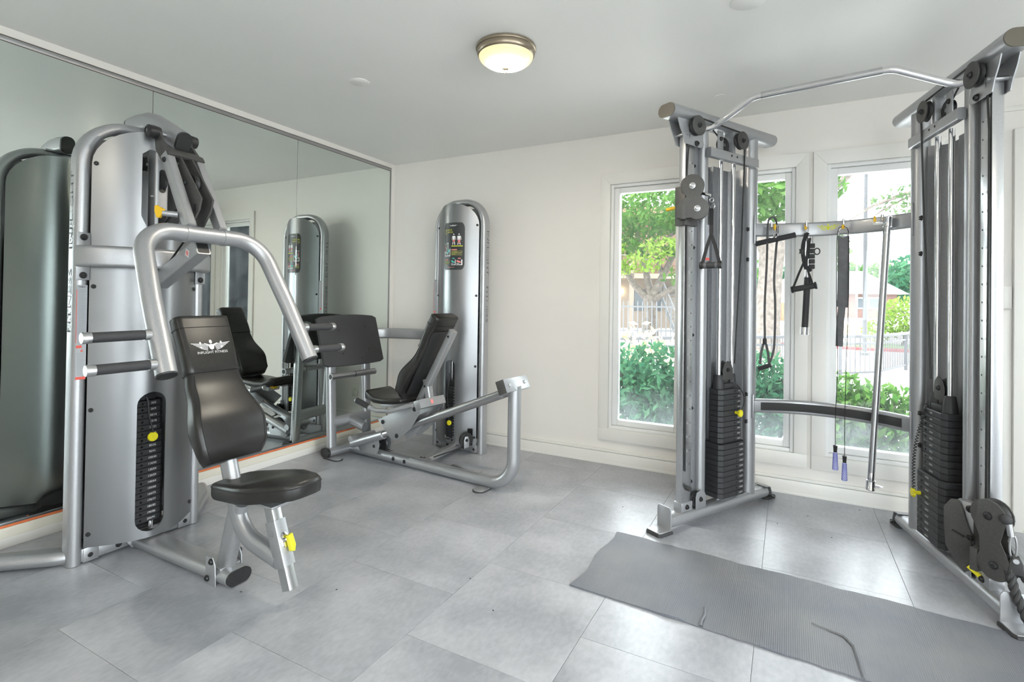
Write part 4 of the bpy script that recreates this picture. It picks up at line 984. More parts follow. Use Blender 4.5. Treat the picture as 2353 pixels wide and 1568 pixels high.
    pulley(T, X(.150, .050, 2.145), dn, .050, .022); MB().lathe([(.0535, 0), (.0535, .004), (0, .005)], X(.150, .062, 2.145), dn, 28).build('pulley_cover', 'darkplate', T); bolt(T, X(.150, .067, 2.145), dn, .012, .010)
    bolt(T, X(.170, .033, 2.058), dn, .013, .012)
    bx(.465, .490, -.005, .05, 2.04, 2.175, .002).build('pulley_hanger', 'silver', T); bx(.35, .40, .030, .036, 2.04, 2.165, .002).build('pulley_hanger', 'silver', T)
    pulley(T, X(.515, .066, 2.125), dn, .048, .022); MB().lathe([(.051, 0), (.051, .004), (0, .005)], X(.515, .078, 2.125), dn, 28).build('pulley_cover', 'darkplate', T); bolt(T, X(.515, .083, 2.125), dn, .012, .010)
    pulley(T, X(.42, .015, 2.095), dn, .044, .022); bolt(T, X(.375, .036, 2.12), dn, .010, .010)
    # cables
    C = lambda *p, r=.0042: MB().tube([X(*q) for q in p], circ(r, 8)).build('cable', 'cable', T)
    C((.115, .030, 2.13), (.105, .024, 1.9), (.105, .026, 1.2), (.112, .026, .3))
    C((.555, .066, 2.11), (.558, .05, 1.6), (.53, .03, zt+.14))
    C((.16, .06, 2.19), (.35, .07, 2.176), (.5, .07, 2.172)); C((.395, .015, 2.13), (.30, .03, 2.165))
    # bottom pulley
    pulley(T, X(.225, .015, .125), dn, .045, .022); MB().prism([(-.04, -.045), (.045, -.045), (.045, .02), (.03, .045), (0, .052), (-.03, .045), (-.04, .02)], X(.235, .032, .125), dt, Z_, .004, .001).build('pulley_cheek', 'silver', T); bolt(T, X(.235, .034, .13), dn, .011, .009)
    return X, dt, dn
XL, tL, nL = tower(-1, 0)
XR, tR, nR = tower(1, 0)
# warning label on the left tower's pole
lb = MB().obox(XL(.282, .0245, 1.53), tL, nL, (0,0,1), .016, .0006, .10).build('warning_label', 'labelgrey', T)
MB().obox(XL(.282, .0253, 1.44), tL, nL, (0,0,1), .016, .0004, .007).build('red_marks', 'red', lb)
m = MB()
for k in range(18): m.obox(XL(.282-.002*(k % 3), .0253, 1.46+k*.009), tL, nL, (0,0,1), .012-.002*(k % 3), .0003, .0012)
m.build('small_print', 'greyprint', lb)
# ---- curved rear beams
def bow_y(x): return .80-.145*(x/.37)**2
xs_ = [-.375+.75*i/24 for i in range(25)]
MB().tube([V3((x, bow_y(x), 1.637)) for x in xs_], rrect(.030, .082, .012, 4)).build('hanging_rail', 'silver', T)
lo = MB().tube([V3((x, bow_y(x), .592)) for x in xs_], rrect(.036, .082, .014, 4)).build('lower_rail', 'silver', T)
MB().tube([V3((x, bow_y(x), .592))+V3((-2*.145*x/.37**2, -1, 0)).normalized()*.0180 for x in xs_[1:-1]], rrect(.004, .046, .0015, 2)).build('grip_pad', 'rubber', lo)
for sd in (-1, 1):
    for z in (1.637, .592):
        d = V3((sd*.93, -.36, 0)); MB().obox((sd*.378, bow_y(.37)-.003, z), d, (.36*sd, .93, 0), (0,0,1), .004, .03, .085 if z > 1 else .07, .002).build('beam_flange', 'silver', T)
wings(MB(), lambda a, b: V3((-.01+a, bow_y(-.01+a)-.0158, 1.642+b)), .058, .038).build('winged_emblem', 'lime', T, smooth=0, fix=False)
# ---- pull-up bar
pb = [V3((-.565, .20, 2.150)), V3((-.50, .215, 2.152)), V3((-.285, .15, 2.250)), V3((.285, .15, 2.250)), V3((.50, .215, 2.152)), V3((.565, .20, 2.150))]
MB().tube(fillet(pb, [.09, .12, .12, .09], 8), circ(.0165, 18)).build('pull_up_bar', 'chrome', T)
MB().tube([V3((-.25, .15, 2.25)), V3((.25, .15, 2.25))], circ(.0172, 18)).build('knurled_grip', 'alu', T)
# ---- pulley carriages
def carriage(X, dt, nv, hv, zc, cs, up, sh=0):
    """figure-eight pulley carriage: nv faces out, hv is its sideways direction"""
    Z_ = V3((0,0,1)); nv = V3(nv).normalized(); hv = V3(hv).normalized()
    o = X(.132, 0, zc)
    ob = o
    o = o+hv*sh
    MB().obox(ob, dt, dt.cross(Z_), Z_, .052, .034, .105, .003).build('carriage_sleeve', 'darkplate', T)
    (h1, z1, r1), (h2, z2, r2) = cs; pts = []
    def ring(h, z, r, a0, a1, n=12): return [(h+r*math.cos(a0+(a1-a0)*i/n), z+r*math.sin(a0+(a1-a0)*i/n)) for i in range(n+1)]
    dr = 1 if h2 >= h1 else -1
    poly = ring(h1, z1, r1, -.55, PI+.65, 16)+[(h1-r1*.45, (z1+z2)/2+.004)]+([(h2-r2-.045, z2+.018), (h2-r2-.045, z2-r2*.8), (h2-r2*.6, z2-r2*.85)] if up else ring(h2, z2, r2, PI*.80, PI*1.2, 4))+ring(h2, z2, r2, PI*1.25, 2*PI+.60, 16)+[(h1+r1*.62, (z1+z2)/2+.006)]
    for q in (0, 1):
        MB().prism(poly, o+nv*(.050+.042*q), hv, Z_, .005, .001).build('pulley_cheek', 'darkplate', T)
    for h, z, r in cs:
        pulley(T, o+nv*.071+hv*h+Z_*z, nv, r*.94, .026); bolt(T, o+nv*.0945+hv*h+Z_*z, nv, .013, .008, 'satin' if up else 'black')
    MB().obox(o+nv*.045+hv*(cs[1][0]-.07)+Z_*(cs[1][1]-.01), hv, nv, Z_, .014, .05, .045, .004).build('swivel_block', 'darkplate', T)
    return o, nv, hv
oL, nv, hv = carriage(XL, tL, (.297, -.955, 0), (.955, .297, 0), 1.715, ((.030, .095, .060), (.055, -.025, .058)), True)
MB().tube([oL-hv*.045-nv*.0, oL-hv*.105-V3((0,0,.012))], circ(.009, 12)).build('pull_pin', 'amber', T)
oR, nv2, hv2 = carriage(XR, tR, (-.62, -.785, 0), (.785, -.62, 0), .300, ((-.005, .090, .062), (.015, -.090, .058)), False, .055)
MB().tube([oR+V3((.05, -.02, .05)), oR+V3((.11, -.05, .005))], circ(.010, 12)).build('pull_pin', 'yellow', T)
# guard plate beside the right carriage
gp = [(-.040, .115), (-.025, .14), (.0, .142), (.012, .118), (.028, .06), (.045, .01), (.045, -.13), (.02, -.15), (-.01, -.12), (-.042, -.06), (-.048, .02), (-.05, .10)]
gpo = XR(.20, .075, .25)
MB().prism(gp, gpo, (.93, -.36, 0), (0,0,1), .005, .001).build('guard_plate', 'darkplate', T)
MB().obox(gpo+V3((.028, .018, .055)), (.93, -.36, 0), (.36, .93, 0), (0,0,1), .028, .018, .085, .004).build('guard_channel', 'silver', T)
for z in (.115, .0): bolt(T, gpo+V3((.036, -.012, z)), (-.36, -.93, 0), .012, .010)
MB().tube([gpo+V3((.030, -.02, -.115)), gpo+V3((.085, -.045, -.155))], circ(.009, 12)).build('pull_pin', 'yellow', T)
MB().prism([(-.02, .004), (.02, -.010), (.021, -.004), (-.018, .009)], gpo+V3((-.002, -.004, .005))+V3((-.36,-.93,0))*.0, (.93, -.36, 0), (0,0,1), .007).build('plate_slit', 'cable', T)
# ---- chrome pegs on the hanging rail
for x in (-.283, -.112, .068, .245):
    y = bow_y(x)-.016
    MB().tube([V3((x, y, 1.645)), V3((x, y-.035, 1.642)), V3((x, y-.045, 1.650)), V3((x, y-.047, 1.680))], circ(.0075, 10)).build('peg', 'chrome', T)
# ================================================================ ATTACHMENTS (each hangs by itself)
def hung(name, label, cat, x, y, z):
    p = MO+Matrix.Rotation(MR, 3, 'Z') @ V3((x, y, z)); return thing(name, label, cat, p, MR)
def ringm(c, r, th, ax=(0,1,0), n=18, k=8):
    c = V3(c); ax = V3(ax).normalized(); u = ax.orthogonal().normalized(); w = ax.cross(u)
    return MB().tube([c+u*(r*math.cos(2*PI*i/n))+w*(r*math.sin(2*PI*i/n)) for i in range(n)], circ(th, k), up=ax, closed=True)
def strap(path, w, th=.003, up=(0,1,0)): return MB().tube([V3(p) for p in path], rrect(w, th, th*.4, 1), up=up)
def carabiner(t, z=0):
    MB().tube([V3((.010*math.cos(a), 0, z+.024*math.sin(a))) for a in [2*PI*i/14 for i in range(14)]], circ(.0028, 6), up=(0,1,0), closed=True).build('carabiner', 'satin', t)
    MB().sphere((-.004, -.006, z+.012), (.008, .005, .020), 10).build('carabiner_sleeve', 'amber', t)
yh = lambda x: bow_y(x)-.055
# stirrup handle on the left tower carriage
q0 = oL+nv*.072+hv*.125+V3((0,0,.03)); t = hung('stirrup_handle', 'black webbing stirrup handle clipped to the left tower carriage', 'handle', q0.x, q0.y, q0.z)
MB().tube([V3((-.05,0,.03)), V3((-.005,0,.012))], circ(.008, 12)).build('cable_ferrule', 'chrome', t); MB().sphere((-.056, 0, .034), .014).build('cable_ball', 'rubber', t)
ringm((.0, 0, -.012), .010, .0025).build('link_ring', 'chrome', t); ringm((.004, 0, -.045), .014, .003, (.4,1,0)).build('d_ring', 'chrome', t)
strap([(0,0,-.055), (0,0,-.16), (0,0,-.185)], .022).build('strap', 'webbing', t); MB().sphere((0,0,-.195), (.011, .008, .016), 10).build('knot', 'webbing', t)
for s in (-1, 1): strap([(s*.003,0,-.20), (s*.02,0,-.25), (s*.042,0,-.335), (s*.046,0,-.36)], .018).build('strap', 'webbing', t)
MB().cyl((-.050,0,-.352), (.050,0,-.352), .016, n=16).build('hand_grip', 'rubber', t)
for s in (-1, 1): MB().lathe([(.012, 0), (.019, .002), (.019, .010), (.017, .014), (.008, .014)], (s*.042, 0, -.352), (s,0,0), 16).build('grip_flange', 'black', t); MB().cyl((s*.022,0,-.352), (s*.034,0,-.352), .0165, n=16).build('grip_band', 'greystrap', t)
# resistance cord
t = hung('resistance_cord', 'grey rubber resistance cord with handle looped over the left peg', 'resistance band', -.285, yh(-.285), 1.64)
ca = [(.02, .05, .03), (.015, .02, .062), (-.005, 0, .062), (-.018, -.005, .02), (-.022, -.005, -.2), (-.032, 0, -.45), (-.030, 0, -.63), (-.030, 0, -.655)]
cb = [(.024, .05, .02), (.026, .04, -.05), (.026, .0, -.12), (.018, -.005, -.3), (.024, 0, -.45), (.022, 0, -.66), (.012, 0, -.74), (-.010, 0, -.80), (-.025, .0, -.80)]
def smooth(p, n=6):
    p = [V3(q) for q in p]; out = []
    for i in range(len(p)-1):
        a, b, c, d = p[max(i-1, 0)], p[i], p[i+1], p[min(i+2, len(p)-1)]
        for k in range(n): f = k/n; out.append(.5*((2*b)+(c-a)*f+(2*a-5*b+4*c-d)*f*f+(3*b-a-3*c+d)*f**3))
    out.append(p[-1]); return out
for c in (ca, cb): MB().tube(smooth(c), circ(.0062, 10)).build('cord', 'ropegrey', t)
MB().lathe([(.008, 0), (.011, -.008), (.011, -.03), (.013, -.036)], (-.030, 0, -.645), n=14).build('cord_stopper', 'rubber', t)
for s in (-1, 1): strap([(-.030+s*.008,0,-.68), (-.030+s*.020,0,-.74), (-.030+s*.024,0,-.80)], .014).build('strap', 'ropegrey', t)
MB().cyl((-.062,0,-.828), (.004,0,-.800), .0135, n=14).build('hand_grip', 'foam', t)
# short rotating bar
t = hung('rotating_short_bar', 'short black grip bar on a yellow clip at the left peg', 'handle', -.262, yh(-.262)-.012, 1.645)
carabiner(t, -.01); ringm((0, 0, -.042), .012, .003).build('swivel_ring', 'satin', t); MB().lathe([(.008, 0), (.014, -.006), (.014, -.018), (.008, -.024)], (0,0,-.050), n=14).build('swivel', 'chrome', t)
MB().cyl((-.105,0,-.090), (.100,0,-.050), .0155, n=16).build('bar', 'foam', t)
for s, p in ((1, (.100,0,-.050)), (-1, (-.105,0,-.090))): MB().lathe([(.0165, -.004), (.0165, .003), (0, .004)], p, (s*.98,0,s*.19), 16).build('bar_cap', 'black', t)
# ab strap with d-handle
t = hung('d_handle', 'black triangular strap handle on the second peg', 'handle', -.112, yh(-.112), 1.645)
carabiner(t, -.01)
strap(smooth([(0,0,-.035), (-.012,-.004,-.08), (-.018,-.004,-.14), (-.012,-.004,-.20)]), .020).build('strap', 'webbing', t)
for s in (-1, 1): strap([(-.008+s*.003,-.004,-.20), (-.012+s*.026,-.004,-.27), (-.014+s*.050,-.004,-.345)], .012).build('strap', 'webbing', t)
MB().cyl((-.072,-.004,-.362), (.050,-.004,-.338), .0165, n=16).build('hand_grip', 'rubber', t)
for s, p in ((-1, (-.072,-.004,-.362)), (1, (.050,-.004,-.338))): MB().lathe([(.012, -.010), (.021, -.006), (.021, .004), (.016, .006), (.010, .004)], p, (s*.98,0,s*.19), 16).build('grip_flange', 'black', t)
t = hung('ankle_strap', 'crumpled black webbing strap with buckle bunched on the second peg', 'strap', -.095, yh(-.095)-.006, 1.60)
strap(smooth([(-.010,0,.012), (-.030,0,-.03), (-.038,0,-.09), (-.030,0,-.15), (-.018,0,-.20)]), .018).build('strap', 'webbing', t)
strap(smooth([(.0,-.004,-.02), (-.01,-.004,-.10), (-.016,-.004,-.18), (.01,-.004,-.21)]), .016).build('strap', 'webbing', t)
for k in range(5): MB().box(-.002, .026, -.012, .006, -.065-.030*k-.013, -.065-.030*k+.013, .003).build('pad_segment', 'rubber', t)
MB().prism([(-.05, -.012), (-.028, -.014), (-.022, 0), (-.028, .014), (-.05, .014), (-.044, .006), (-.044, -.006)], (-.006, 0, -.095), (1,0,0), (0,0,1), .012, .002).build('buckle', 'black', t)
MB().tube([V3((.036+.014*math.cos(a), 0, -.098+.018*math.sin(a))) for a in [2*PI*i/12 for i in range(12)]], circ(.0035, 6), up=(0,1,0), closed=True).build('ring', 'black', t)
# straight grip bar
t = hung('single_grip_bar', 'black foam straight bar with chrome ends hanging behind the strap handle', 'bar', -.108, yh(-.108)+.02, 1.60)
MB().cyl((.004,0,-.01), (.0,0,-.245), .0135, n=16).build('chrome_shaft', 'chrome', t); MB().cyl((0,0,-.236), (0,0,-.244), .016, n=16).build('shaft_ring', 'satin', t)
MB().cyl((0,0,-.245), (-.012,0,-.535), .0175, n=18).build('foam_sleeve', 'foam', t); MB().cyl((-.012,0,-.535), (-.0135,0,-.578), .0225, n=18).build('end_collar', 'chrome', t)
# long strap and skipping rope on the third peg
t = hung('long_strap', 'long grey leather strap hanging from the third peg', 'strap', .068, yh(.068), 1.645)
ringm((0, 0, -.040), .026, .0028).build('ring', 'chrome', t); MB().sphere((-.002, -.006, -.012), (.010, .006, .012), 10).build('clip', 'amber', t)
strap(smooth([(0,0,-.060), (.001,0,-.25), (.0,.002,-.40), (-.004,.004,-.46)]), .056, .004).build('strap', 'greystrap', t)
strap(smooth([(-.004,.004,-.44), (-.012,.0,-.55), (-.016,.0,-.68)]), .036, .004).build('strap_tail', 'greystrap', t)
t = hung('skipping_rope', 'skipping rope with blue and white handles hanging from the third peg', 'skipping rope', .066, yh(.066)-.012, 1.645)
for s, xe, zb in ((-1, -.028, -1.235), (1, .016, -1.285)):
    pts = smooth([(s*.004, 0, -.01), (s*.026, 0, -.05), (s*.029, 0, -.3), (s*.026, 0, -.55), (s*.020+.0, .0, -.8), (xe, 0, -1.05), (xe, 0, zb)])
    MB().tube(pts, circ(.0020, 6)).build('cord', 'cable', t)
    h = MB().lathe([(.004, .004), (.012, 0), (.0105, -.006), (.009, -.030), (.0095, -.038)], (xe, 0, zb), n=14).build('handle_neck', 'black', t)
    g = MB().lathe([(.0095, -.036), (.0105, -.06), (.0135, -.115), (.014, -.132), (.011, -.136), (0, -.136)], (xe, 0, zb), n=16).build('handle_grip', 'palegrip', t)
    m = MB()
    for r_ in range(13):
        z = zb-.042-r_*.0072; rad = .0100+.0042*(r_*.0072/.094)
        for a_ in range(12):
            a = 2*PI*(a_+.5*(r_ % 2))/12; e = V3((math.cos(a), math.sin(a), 0)); tt = V3((-math.sin(a), math.cos(a), 0)); m.obox(V3((xe, 0, z))+e*rad, tt, e, (0,0,1), .0019, .0008, .0022)
    m.build('grip_dots', 'blue', g)
# long bar on the fourth peg
t = hung('long_straight_bar', 'long satin steel bar with chrome swivel ends leaning from the fourth peg', 'bar', .258, yh(.258)-.01, 1.64)
b0, b1 = V3((.010, 0, .0)), V3((-.055, .01, -1.40)); ax = (b1-b0).normalized()
MB().cyl(b0, b1, .0165, n=18).build('shaft', 'alu', t)
for p, a in ((b0, -ax), (b1, ax)):
    MB().lathe([(.0165, -.07), (.0175, -.065), (.0175, -.03), (.022, -.028), (.022, .012), (.0235, .014), (.0235, .022), (.018, .026), (0, .026)], p, a, 18).build('swivel_end', 'chrome', t)
MB().prism([(0, -.010), (.03, -.004), (.034, .004), (.0, .010)], b1+V3((.02, 0, 0)), (1,0,0), (0,0,1), .008, .002).build('end_eye', 'chrome', t)
MB().obox(b0+V3((-.03, -.005, -.008)), (1,0,-.05), (0,1,0), (0,0,1), .035, .006, .006, .003).build('end_eye', 'chrome', t)
MB().sphere((-.045, -.004, .010), (.007, .006, .022), 10).build('clip', 'amber', t)
# triceps rope on the right tower
q0 = oR+nv2*.085+hv2*.058+V3((0,0,.075)); t = hung('triceps_rope', 'thick black twisted triceps rope clipped to the right tower carriage', 'rope', q0.x, q0.y, q0.z)
MB().sphere((-.008, 0, .024), .020).build('cable_ball', 'rubber', t); MB().tube([V3((.0,0,.010)), V3((.006,0,-.035))], circ(.011, 12)).build('swivel', 'satin', t)
MB().tube([V3((.012+.010*math.cos(a), 0, -.075+.045*math.sin(a))) for a in [2*PI*i/16 for i in range(16)]], circ(.0038, 8), up=(0,1,0), closed=True).build('snap_hook', 'satin', t)
MB().prism([(-.020, -.060), (.026, -.060), (.024, -.02), (.014, .006), (-.006, .006), (-.016, -.02)], (.015, 0, -.112), (1,0,0), (0,0,1), .030, .006).build('rubber_eye', 'rubber', t)
MB().lathe([(.009, -.018), (.009, .018)], (.018, 0, -.120), (0,1,0), 14).build('eye_bore', 'satin', t)
zf = .02-q0.z
def twisted(path, R_=.0085, r_=.0085, name='rope_leg'):
    pth = smooth(path, 14); m = MB()
    for s in range(3):
        pts = []; d = 0
        for i, p in enumerate(pth):
            tn = (pth[min(i+1, len(pth)-1)]-pth[max(i-1, 0)]).normalized(); u = tn.orthogonal().normalized() if abs(tn.z) < .99 else V3((1,0,0)); u = V3((0,1,0)); u = (u-tn*u.dot(tn)).normalized(); w = tn.cross(u)
            if i: d += (p-pth[i-1]).length
            a = d*2*PI/.075+2*PI*s/3; pts.append(p+u*(R_*math.cos(a))+w*(R_*math.sin(a)))
        m.tube(pts, circ(r_, 8))
    m.build(name, 'rubber', t)
twisted([(.002, 0, -.165), (.010, -.01, -.21), (.030, -.025, -.275), (.075, -.045, zf+.0), (.20, -.06, zf), (.34, -.05, zf)])
twisted([(.030, .005, -.165), (.052, .01, -.19), (.085, .02, -.25), (.14, .03, zf+.004), (.24, .05, zf), (.36, .10, zf)])
# ================================================================ OUTSIDE
def leaf_mat(name, col, col2):
    m, N, L, P = new_mat(name)
    g = N.new('ShaderNodeTexNoise'); g.inputs['Scale'].default_value = 1.7; tc = N.new('ShaderNodeTexCoord'); L.new(tc.outputs['Object'], g.inputs['Vector'])
    wn = N.new('ShaderNodeTexWhiteNoise'); wn.noise_dimensions = '1D'; gm = N.new('ShaderNodeNewGeometry'); L.new(gm.outputs['Random Per Island'], wn.inputs['W'])
    mx = N.new('ShaderNodeMix'); mx.data_type = 'RGBA'; mx.inputs[6].default_value = (*col, 1); mx.inputs[7].default_value = (*col2, 1); L.new(wn.outputs['Value'], mx.inputs[0])
    d = N.new('ShaderNodeBsdfDiffuse'); t = N.new('ShaderNodeBsdfTranslucent'); x = N.new('ShaderNodeMixShader'); x.inputs[0].default_value = .45
    L.new(mx.outputs[2], d.inputs[0]); L.new(mx.outputs[2], t.inputs[0]); L.new(d.outputs[0], x.inputs[1]); L.new(t.outputs[0], x.inputs[2]); L.new(x.outputs[0], N['Material Output'].inputs[0])
    return m
MT['leaf'] = leaf_mat('green_leaves', (.035,.105,.018), (.10,.19,.045)); MT['leaf2'] = leaf_mat('blue_green_leaves', (.02,.085,.045), (.06,.16,.08)); MT['leaf3'] = leaf_mat('yellow_green_leaves', (.13,.23,.025), (.20,.28,.06)); MT['needle'] = leaf_mat('pine_needles', (.05,.10,.04), (.11,.16,.07))
MT['flower'] = leaf_mat('pale_yellow_flowers', (.45,.40,.16), (.5,.46,.33))
MT['bark'] = mat('tree_bark', (.12,.10,.085), .9, noise=(9,.35), bump=(14,.8,.03))
MT['concrete'] = mat('pale_concrete', (.46,.455,.44), .85, noise=(.8,.06))
MT['grass'] = mat('lawn_grass', (.06,.11,.03), .9, noise=(6,.25))
MT['kerbred'] = mat('red_kerb_paint', (.30,.03,.03), .7)
MT['railpaint'] = mat('grey_railing_paint', (.055,.055,.06), .5)
MT['railgrey'] = mat('light_grey_railing', (.11,.11,.115), .5)
MT['siding'] = mat('brown_siding', (.17,.10,.065), .8, noise=(5,.1)); MT['stucco'] = mat('tan_stucco', (.24,.19,.15), .85, noise=(8,.05)); MT['brick'] = mat('red_brown_brick', (.14,.075,.06), .85, noise=(12,.2))
MT['roof'] = mat('pale_shingle_roof', (.26,.245,.235), .9, noise=(8,.1)); MT['cedar'] = mat('cedar_fence', (.20,.12,.07), .85, noise=(6,.2)); MT['extwhite'] = mat('white_exterior_paint', (.8,.8,.8), .6); MT['extdark'] = mat('dark_window_glass', (.05,.06,.07), .15); MT['steelgreen'] = mat('grey_metal_stair', (.12,.125,.13), .6)
MT['carwhite'] = mat('white_car_paint', (.8,.8,.8), .25, coat=.5); MT['tyre'] = mat('tyre_rubber', (.02,.02,.02), .8); MT['porch'] = mat('lit_porch_lamp', (1,.9,.7), .5, emit=((1,.8,.5), 6))
GZ = -.22
def hgt(y): return GZ+max(0, y-15)*.017
gm = MB(); ysg = [.12, 3, 8, 15, 20, 28, 36, 45, 60, 90]
vs = []; fs = []
for y in ysg:
    for x in (-40, -12, -4, 0, 4, 8, 14, 24, 60): vs.append((x, y, hgt(y)))
for j in range(len(ysg)-1):
    for i in range(8): q = j*9+i; fs.append((q, q+1, q+10, q+9))
gm.add(vs, fs); gm.build('ground', 'concrete', kind='structure', label='pale concrete ground outside the windows')
MB().box(RX+.12, 70, -60, .12, GZ-.1, GZ).box(-30, RX+.12, -60, RY-.12, GZ-.1, GZ).build('ground', 'concrete', kind='structure', label='pale concrete ground beyond the far walls')
MB().box(-.12, RX+.12, .12, .5, GZ-.1, GZ+.02).build('planting_bed', 'grass', kind='structure', label='planting bed under the windows')
def leaves(centres, n, size, seed, flat=0, cut=None):
    rn = random.Random(seed); vs = []; fs = []; tot = sum(r[0]*r[1]*r[2] for _, r in centres)**1
    for c, r in centres:
        k = max(20, int(n*(r[0]*r[1]*r[2])/tot)) if tot else n
        for _ in range(k):
            while True:
                d = Vector((rn.uniform(-1, 1), rn.uniform(-1, 1), rn.uniform(-1, 1)))
                if .35 < d.length < 1: break
            p = Vector((c[0]+d.x*r[0], c[1]+d.y*r[1], c[2]+d.z*r[2]))
            if cut and not cut(p): continue
            a = Vector((rn.gauss(0, 1), rn.gauss(0, 1), rn.gauss(0, 1)*(1-flat))).normalized(); b = a.orthogonal().normalized(); b = Matrix.Rotation(rn.uniform(0, 6.28), 3, a) @ b; c2 = a.cross(b)
            s = size*rn.uniform(.6, 1.3); o = len(vs)
            vs += [p-b*s, p-c2*s*.42+a*s*.08, p+b*s, p+c2*s*.42+a*s*.08]; fs.append((o, o+1, o+2, o+3))
    return vs, fs
def plant(name, label, cat, base, stems, blobs, n, size, mt, seed, group=None, stem_mt='bark', cut=None):
    t = thing(name, label, cat, base, 0, group); b = V3(base)
    for i, (pts, rs) in enumerate(stems):
        m = MB(); P = smooth(pts, 5); R_ = []
        for k in range(len(P)): f = k/(len(P)-1)*(len(rs)-1); j = min(int(f), len(rs)-2); R_.append(rs[j]+(rs[j+1]-rs[j])*(f-j))
        m.tube([p for p in P], circ(1, 10), scale=R_); m.build('trunk' if i == 0 else 'branch', stem_mt, t)
    v, f = leaves(blobs, n, size, seed, cut=cut)
    me = bpy.data.meshes.new('foliage'); me.from_pydata([tuple(p) for p in v], [], f); me.update(); o = link('foliage', me, mt, t); o['kind'] = 'stuff'
    return t
# shrubs close outside the glass
def shrub(x, y, w, h, n, sz, mt, seed, label, d=.42):
    z = GZ; rn = random.Random(seed); bl = [((rn.uniform(-w, w)*.55, rn.uniform(-d, d)*.5, h*rn.uniform(.35, .72)), (w*.5, d*.55, h*.30)) for _ in range(7)]
    st = [([(0, 0, 0), (rn.uniform(-.1, .1), 0, h*.3), (rn.uniform(-w, w)*.6, rn.uniform(-.1, .1), h*.75)], [.018, .012, .004]) for _ in range(5)]
    return plant('shrub', label, 'shrub', (x, y, z), st, bl, n, sz, mt, seed, 'shrubs under the windows')
shrub(2.02, 1.15, .62, 1.08, 3600, .045, 'leaf2', 1, 'blue-green leafy shrub outside the leftmost window')
shrub(1.15, 1.6, .6, 1.0, 2200, .045, 'leaf2', 8, 'blue-green shrub beyond the left edge of the windows')
shrub(3.10, 1.35, .50, 1.12, 2600, .045, 'leaf2', 2, 'blue-green leafy shrub outside the middle window')
shrub(3.86, 1.25, .52, .90, 3000, .045, 'leaf', 3, 'bright green leafy shrub outside the window nearest the right tower')
shrub(4.75, 1.5, .6, 1.0, 2000, .045, 'leaf', 4, 'green shrub outside beyond the right tower')
t = plant('flowering_weed', 'tall pale yellow flowering plant behind the leftmost shrub', 'plant', (1.75, 2.2, GZ), [([(0,0,0), (.05,0,.5), (.02,0,1.1)], [.012,.008,.003]), ([(0,0,0), (.2,0,.5), (.3,0,1.0)], [.012,.008,.003]), ([(0,0,0), (-.15,0,.5), (-.1,.05,1.15)], [.012,.008,.003])], [((0,0,.95), (.25,.15,.25)), ((.28,0,.85), (.15,.12,.2)), ((-.1,0,.7), (.2,.15,.3))], 260, .05, 'flower', 21)
# railing
rl = thing('iron_railing', 'low grey metal railing with vertical balusters beyond the windows', 'railing', (0,0,0))
seg = [(V3((-1.6, 2.4, 0)), V3((4.79, 8.72, 0))), (V3((4.79, 8.72, 0)), V3((6.6, 13.2, 0)))]
for a, b in seg:
    d = (b-a); L_ = d.length; d.normalize(); s_ = d.cross(V3((0,0,1)))
    for nm, z, h, w in (('top_rail', .60, .028, .035), ('mid_rail', .46, .020, .018), ('bottom_rail', -.10, .020, .018)):
        MB().obox((a+b)/2+V3((0,0,z)), d, s_, (0,0,1), L_/2, w, h, .004).build(nm, 'railpaint', rl)
    k = 0; x = .06
    bm_ = MB().box(-.008, .008, -.008, .008, -.10, .58).mesh('baluster'); pm_ = MB().box(-.03, .03, -.03, .03, GZ, .60).mesh('post')
    while x < L_:
        k += 1; p = a+d*x
        if k % 16 == 1: link('post', pm_, 'railpaint', rl, loc=p)
        else: link('baluster', bm_, 'railpaint', rl, loc=p)
        x += .125
# taller picket fence further back on the left
pk = thing('picket_fence', 'tall light grey metal picket fence below the stair', 'fence', (0,0,0))
a, b = V3((-4.6, 14.6, 0)), V3((.6, 18.1, 0)); d = (b-a); L_ = d.length; d.normalize(); s_ = d.cross(V3((0,0,1)))
for z in (.12, 1.05): MB().obox((a+b)/2+V3((0,0,z)), d, s_, (0,0,1), L_/2, .02, .03).build('rail', 'railgrey', pk)
pkm = MB().prism([(-.018, -.15), (.018, -.15), (.018, 1.22), (0, 1.27), (-.018, 1.22)], (0,0,0), d, (0,0,1), .03).mesh('picket'); x = 0
while x < L_: link('picket', pkm, 'railgrey', pk, loc=a+d*x); x += .19
# trees
plant('spreading_tree', 'leafy spreading tree with pale forked trunk outside the leftmost window', 'tree', (-1.67, 17.41, -.18), [([(0,0,0), (.03,0,.9), (-.05,0,1.7)], [.36,.26,.25]), ([(-.05,0,1.5), (-.8,0,2.3), (-1.5,.3,3.6)], [.16,.12,.05]), ([(0,0,1.6), (-.25,.2,2.7), (-.6,0,4.4)], [.17,.13,.05]), ([(0,0,1.5), (.55,0,2.6), (1.3,.2,4.3)], [.19,.14,.06]), ([(.1,0,1.5), (.9,0,2.0), (2.2,0,2.8)], [.14,.10,.04]), ([(.5,0,2.5), (.3,0,3.6), (1.9,0,4.9)], [.10,.08,.03])],
      [((-2.2,0,3.9), (1.8,1.6,.8)), ((0,0,5.3), (2.6,2,1.3)), ((2.2,0,4.6), (1.7,1.6,.9)), ((1.9,-.5,3.2), (.9,1,.5)), ((-2.6,-.8,3.0), (1.0,1,.6)), ((3.4,0,2.7), (.9,.9,.5)), ((.2,-.6,3.5), (1.3,.8,.5)), ((1.2,-.6,2.4), (.7,.6,.35))], 5200, .15, 'leaf', 31)
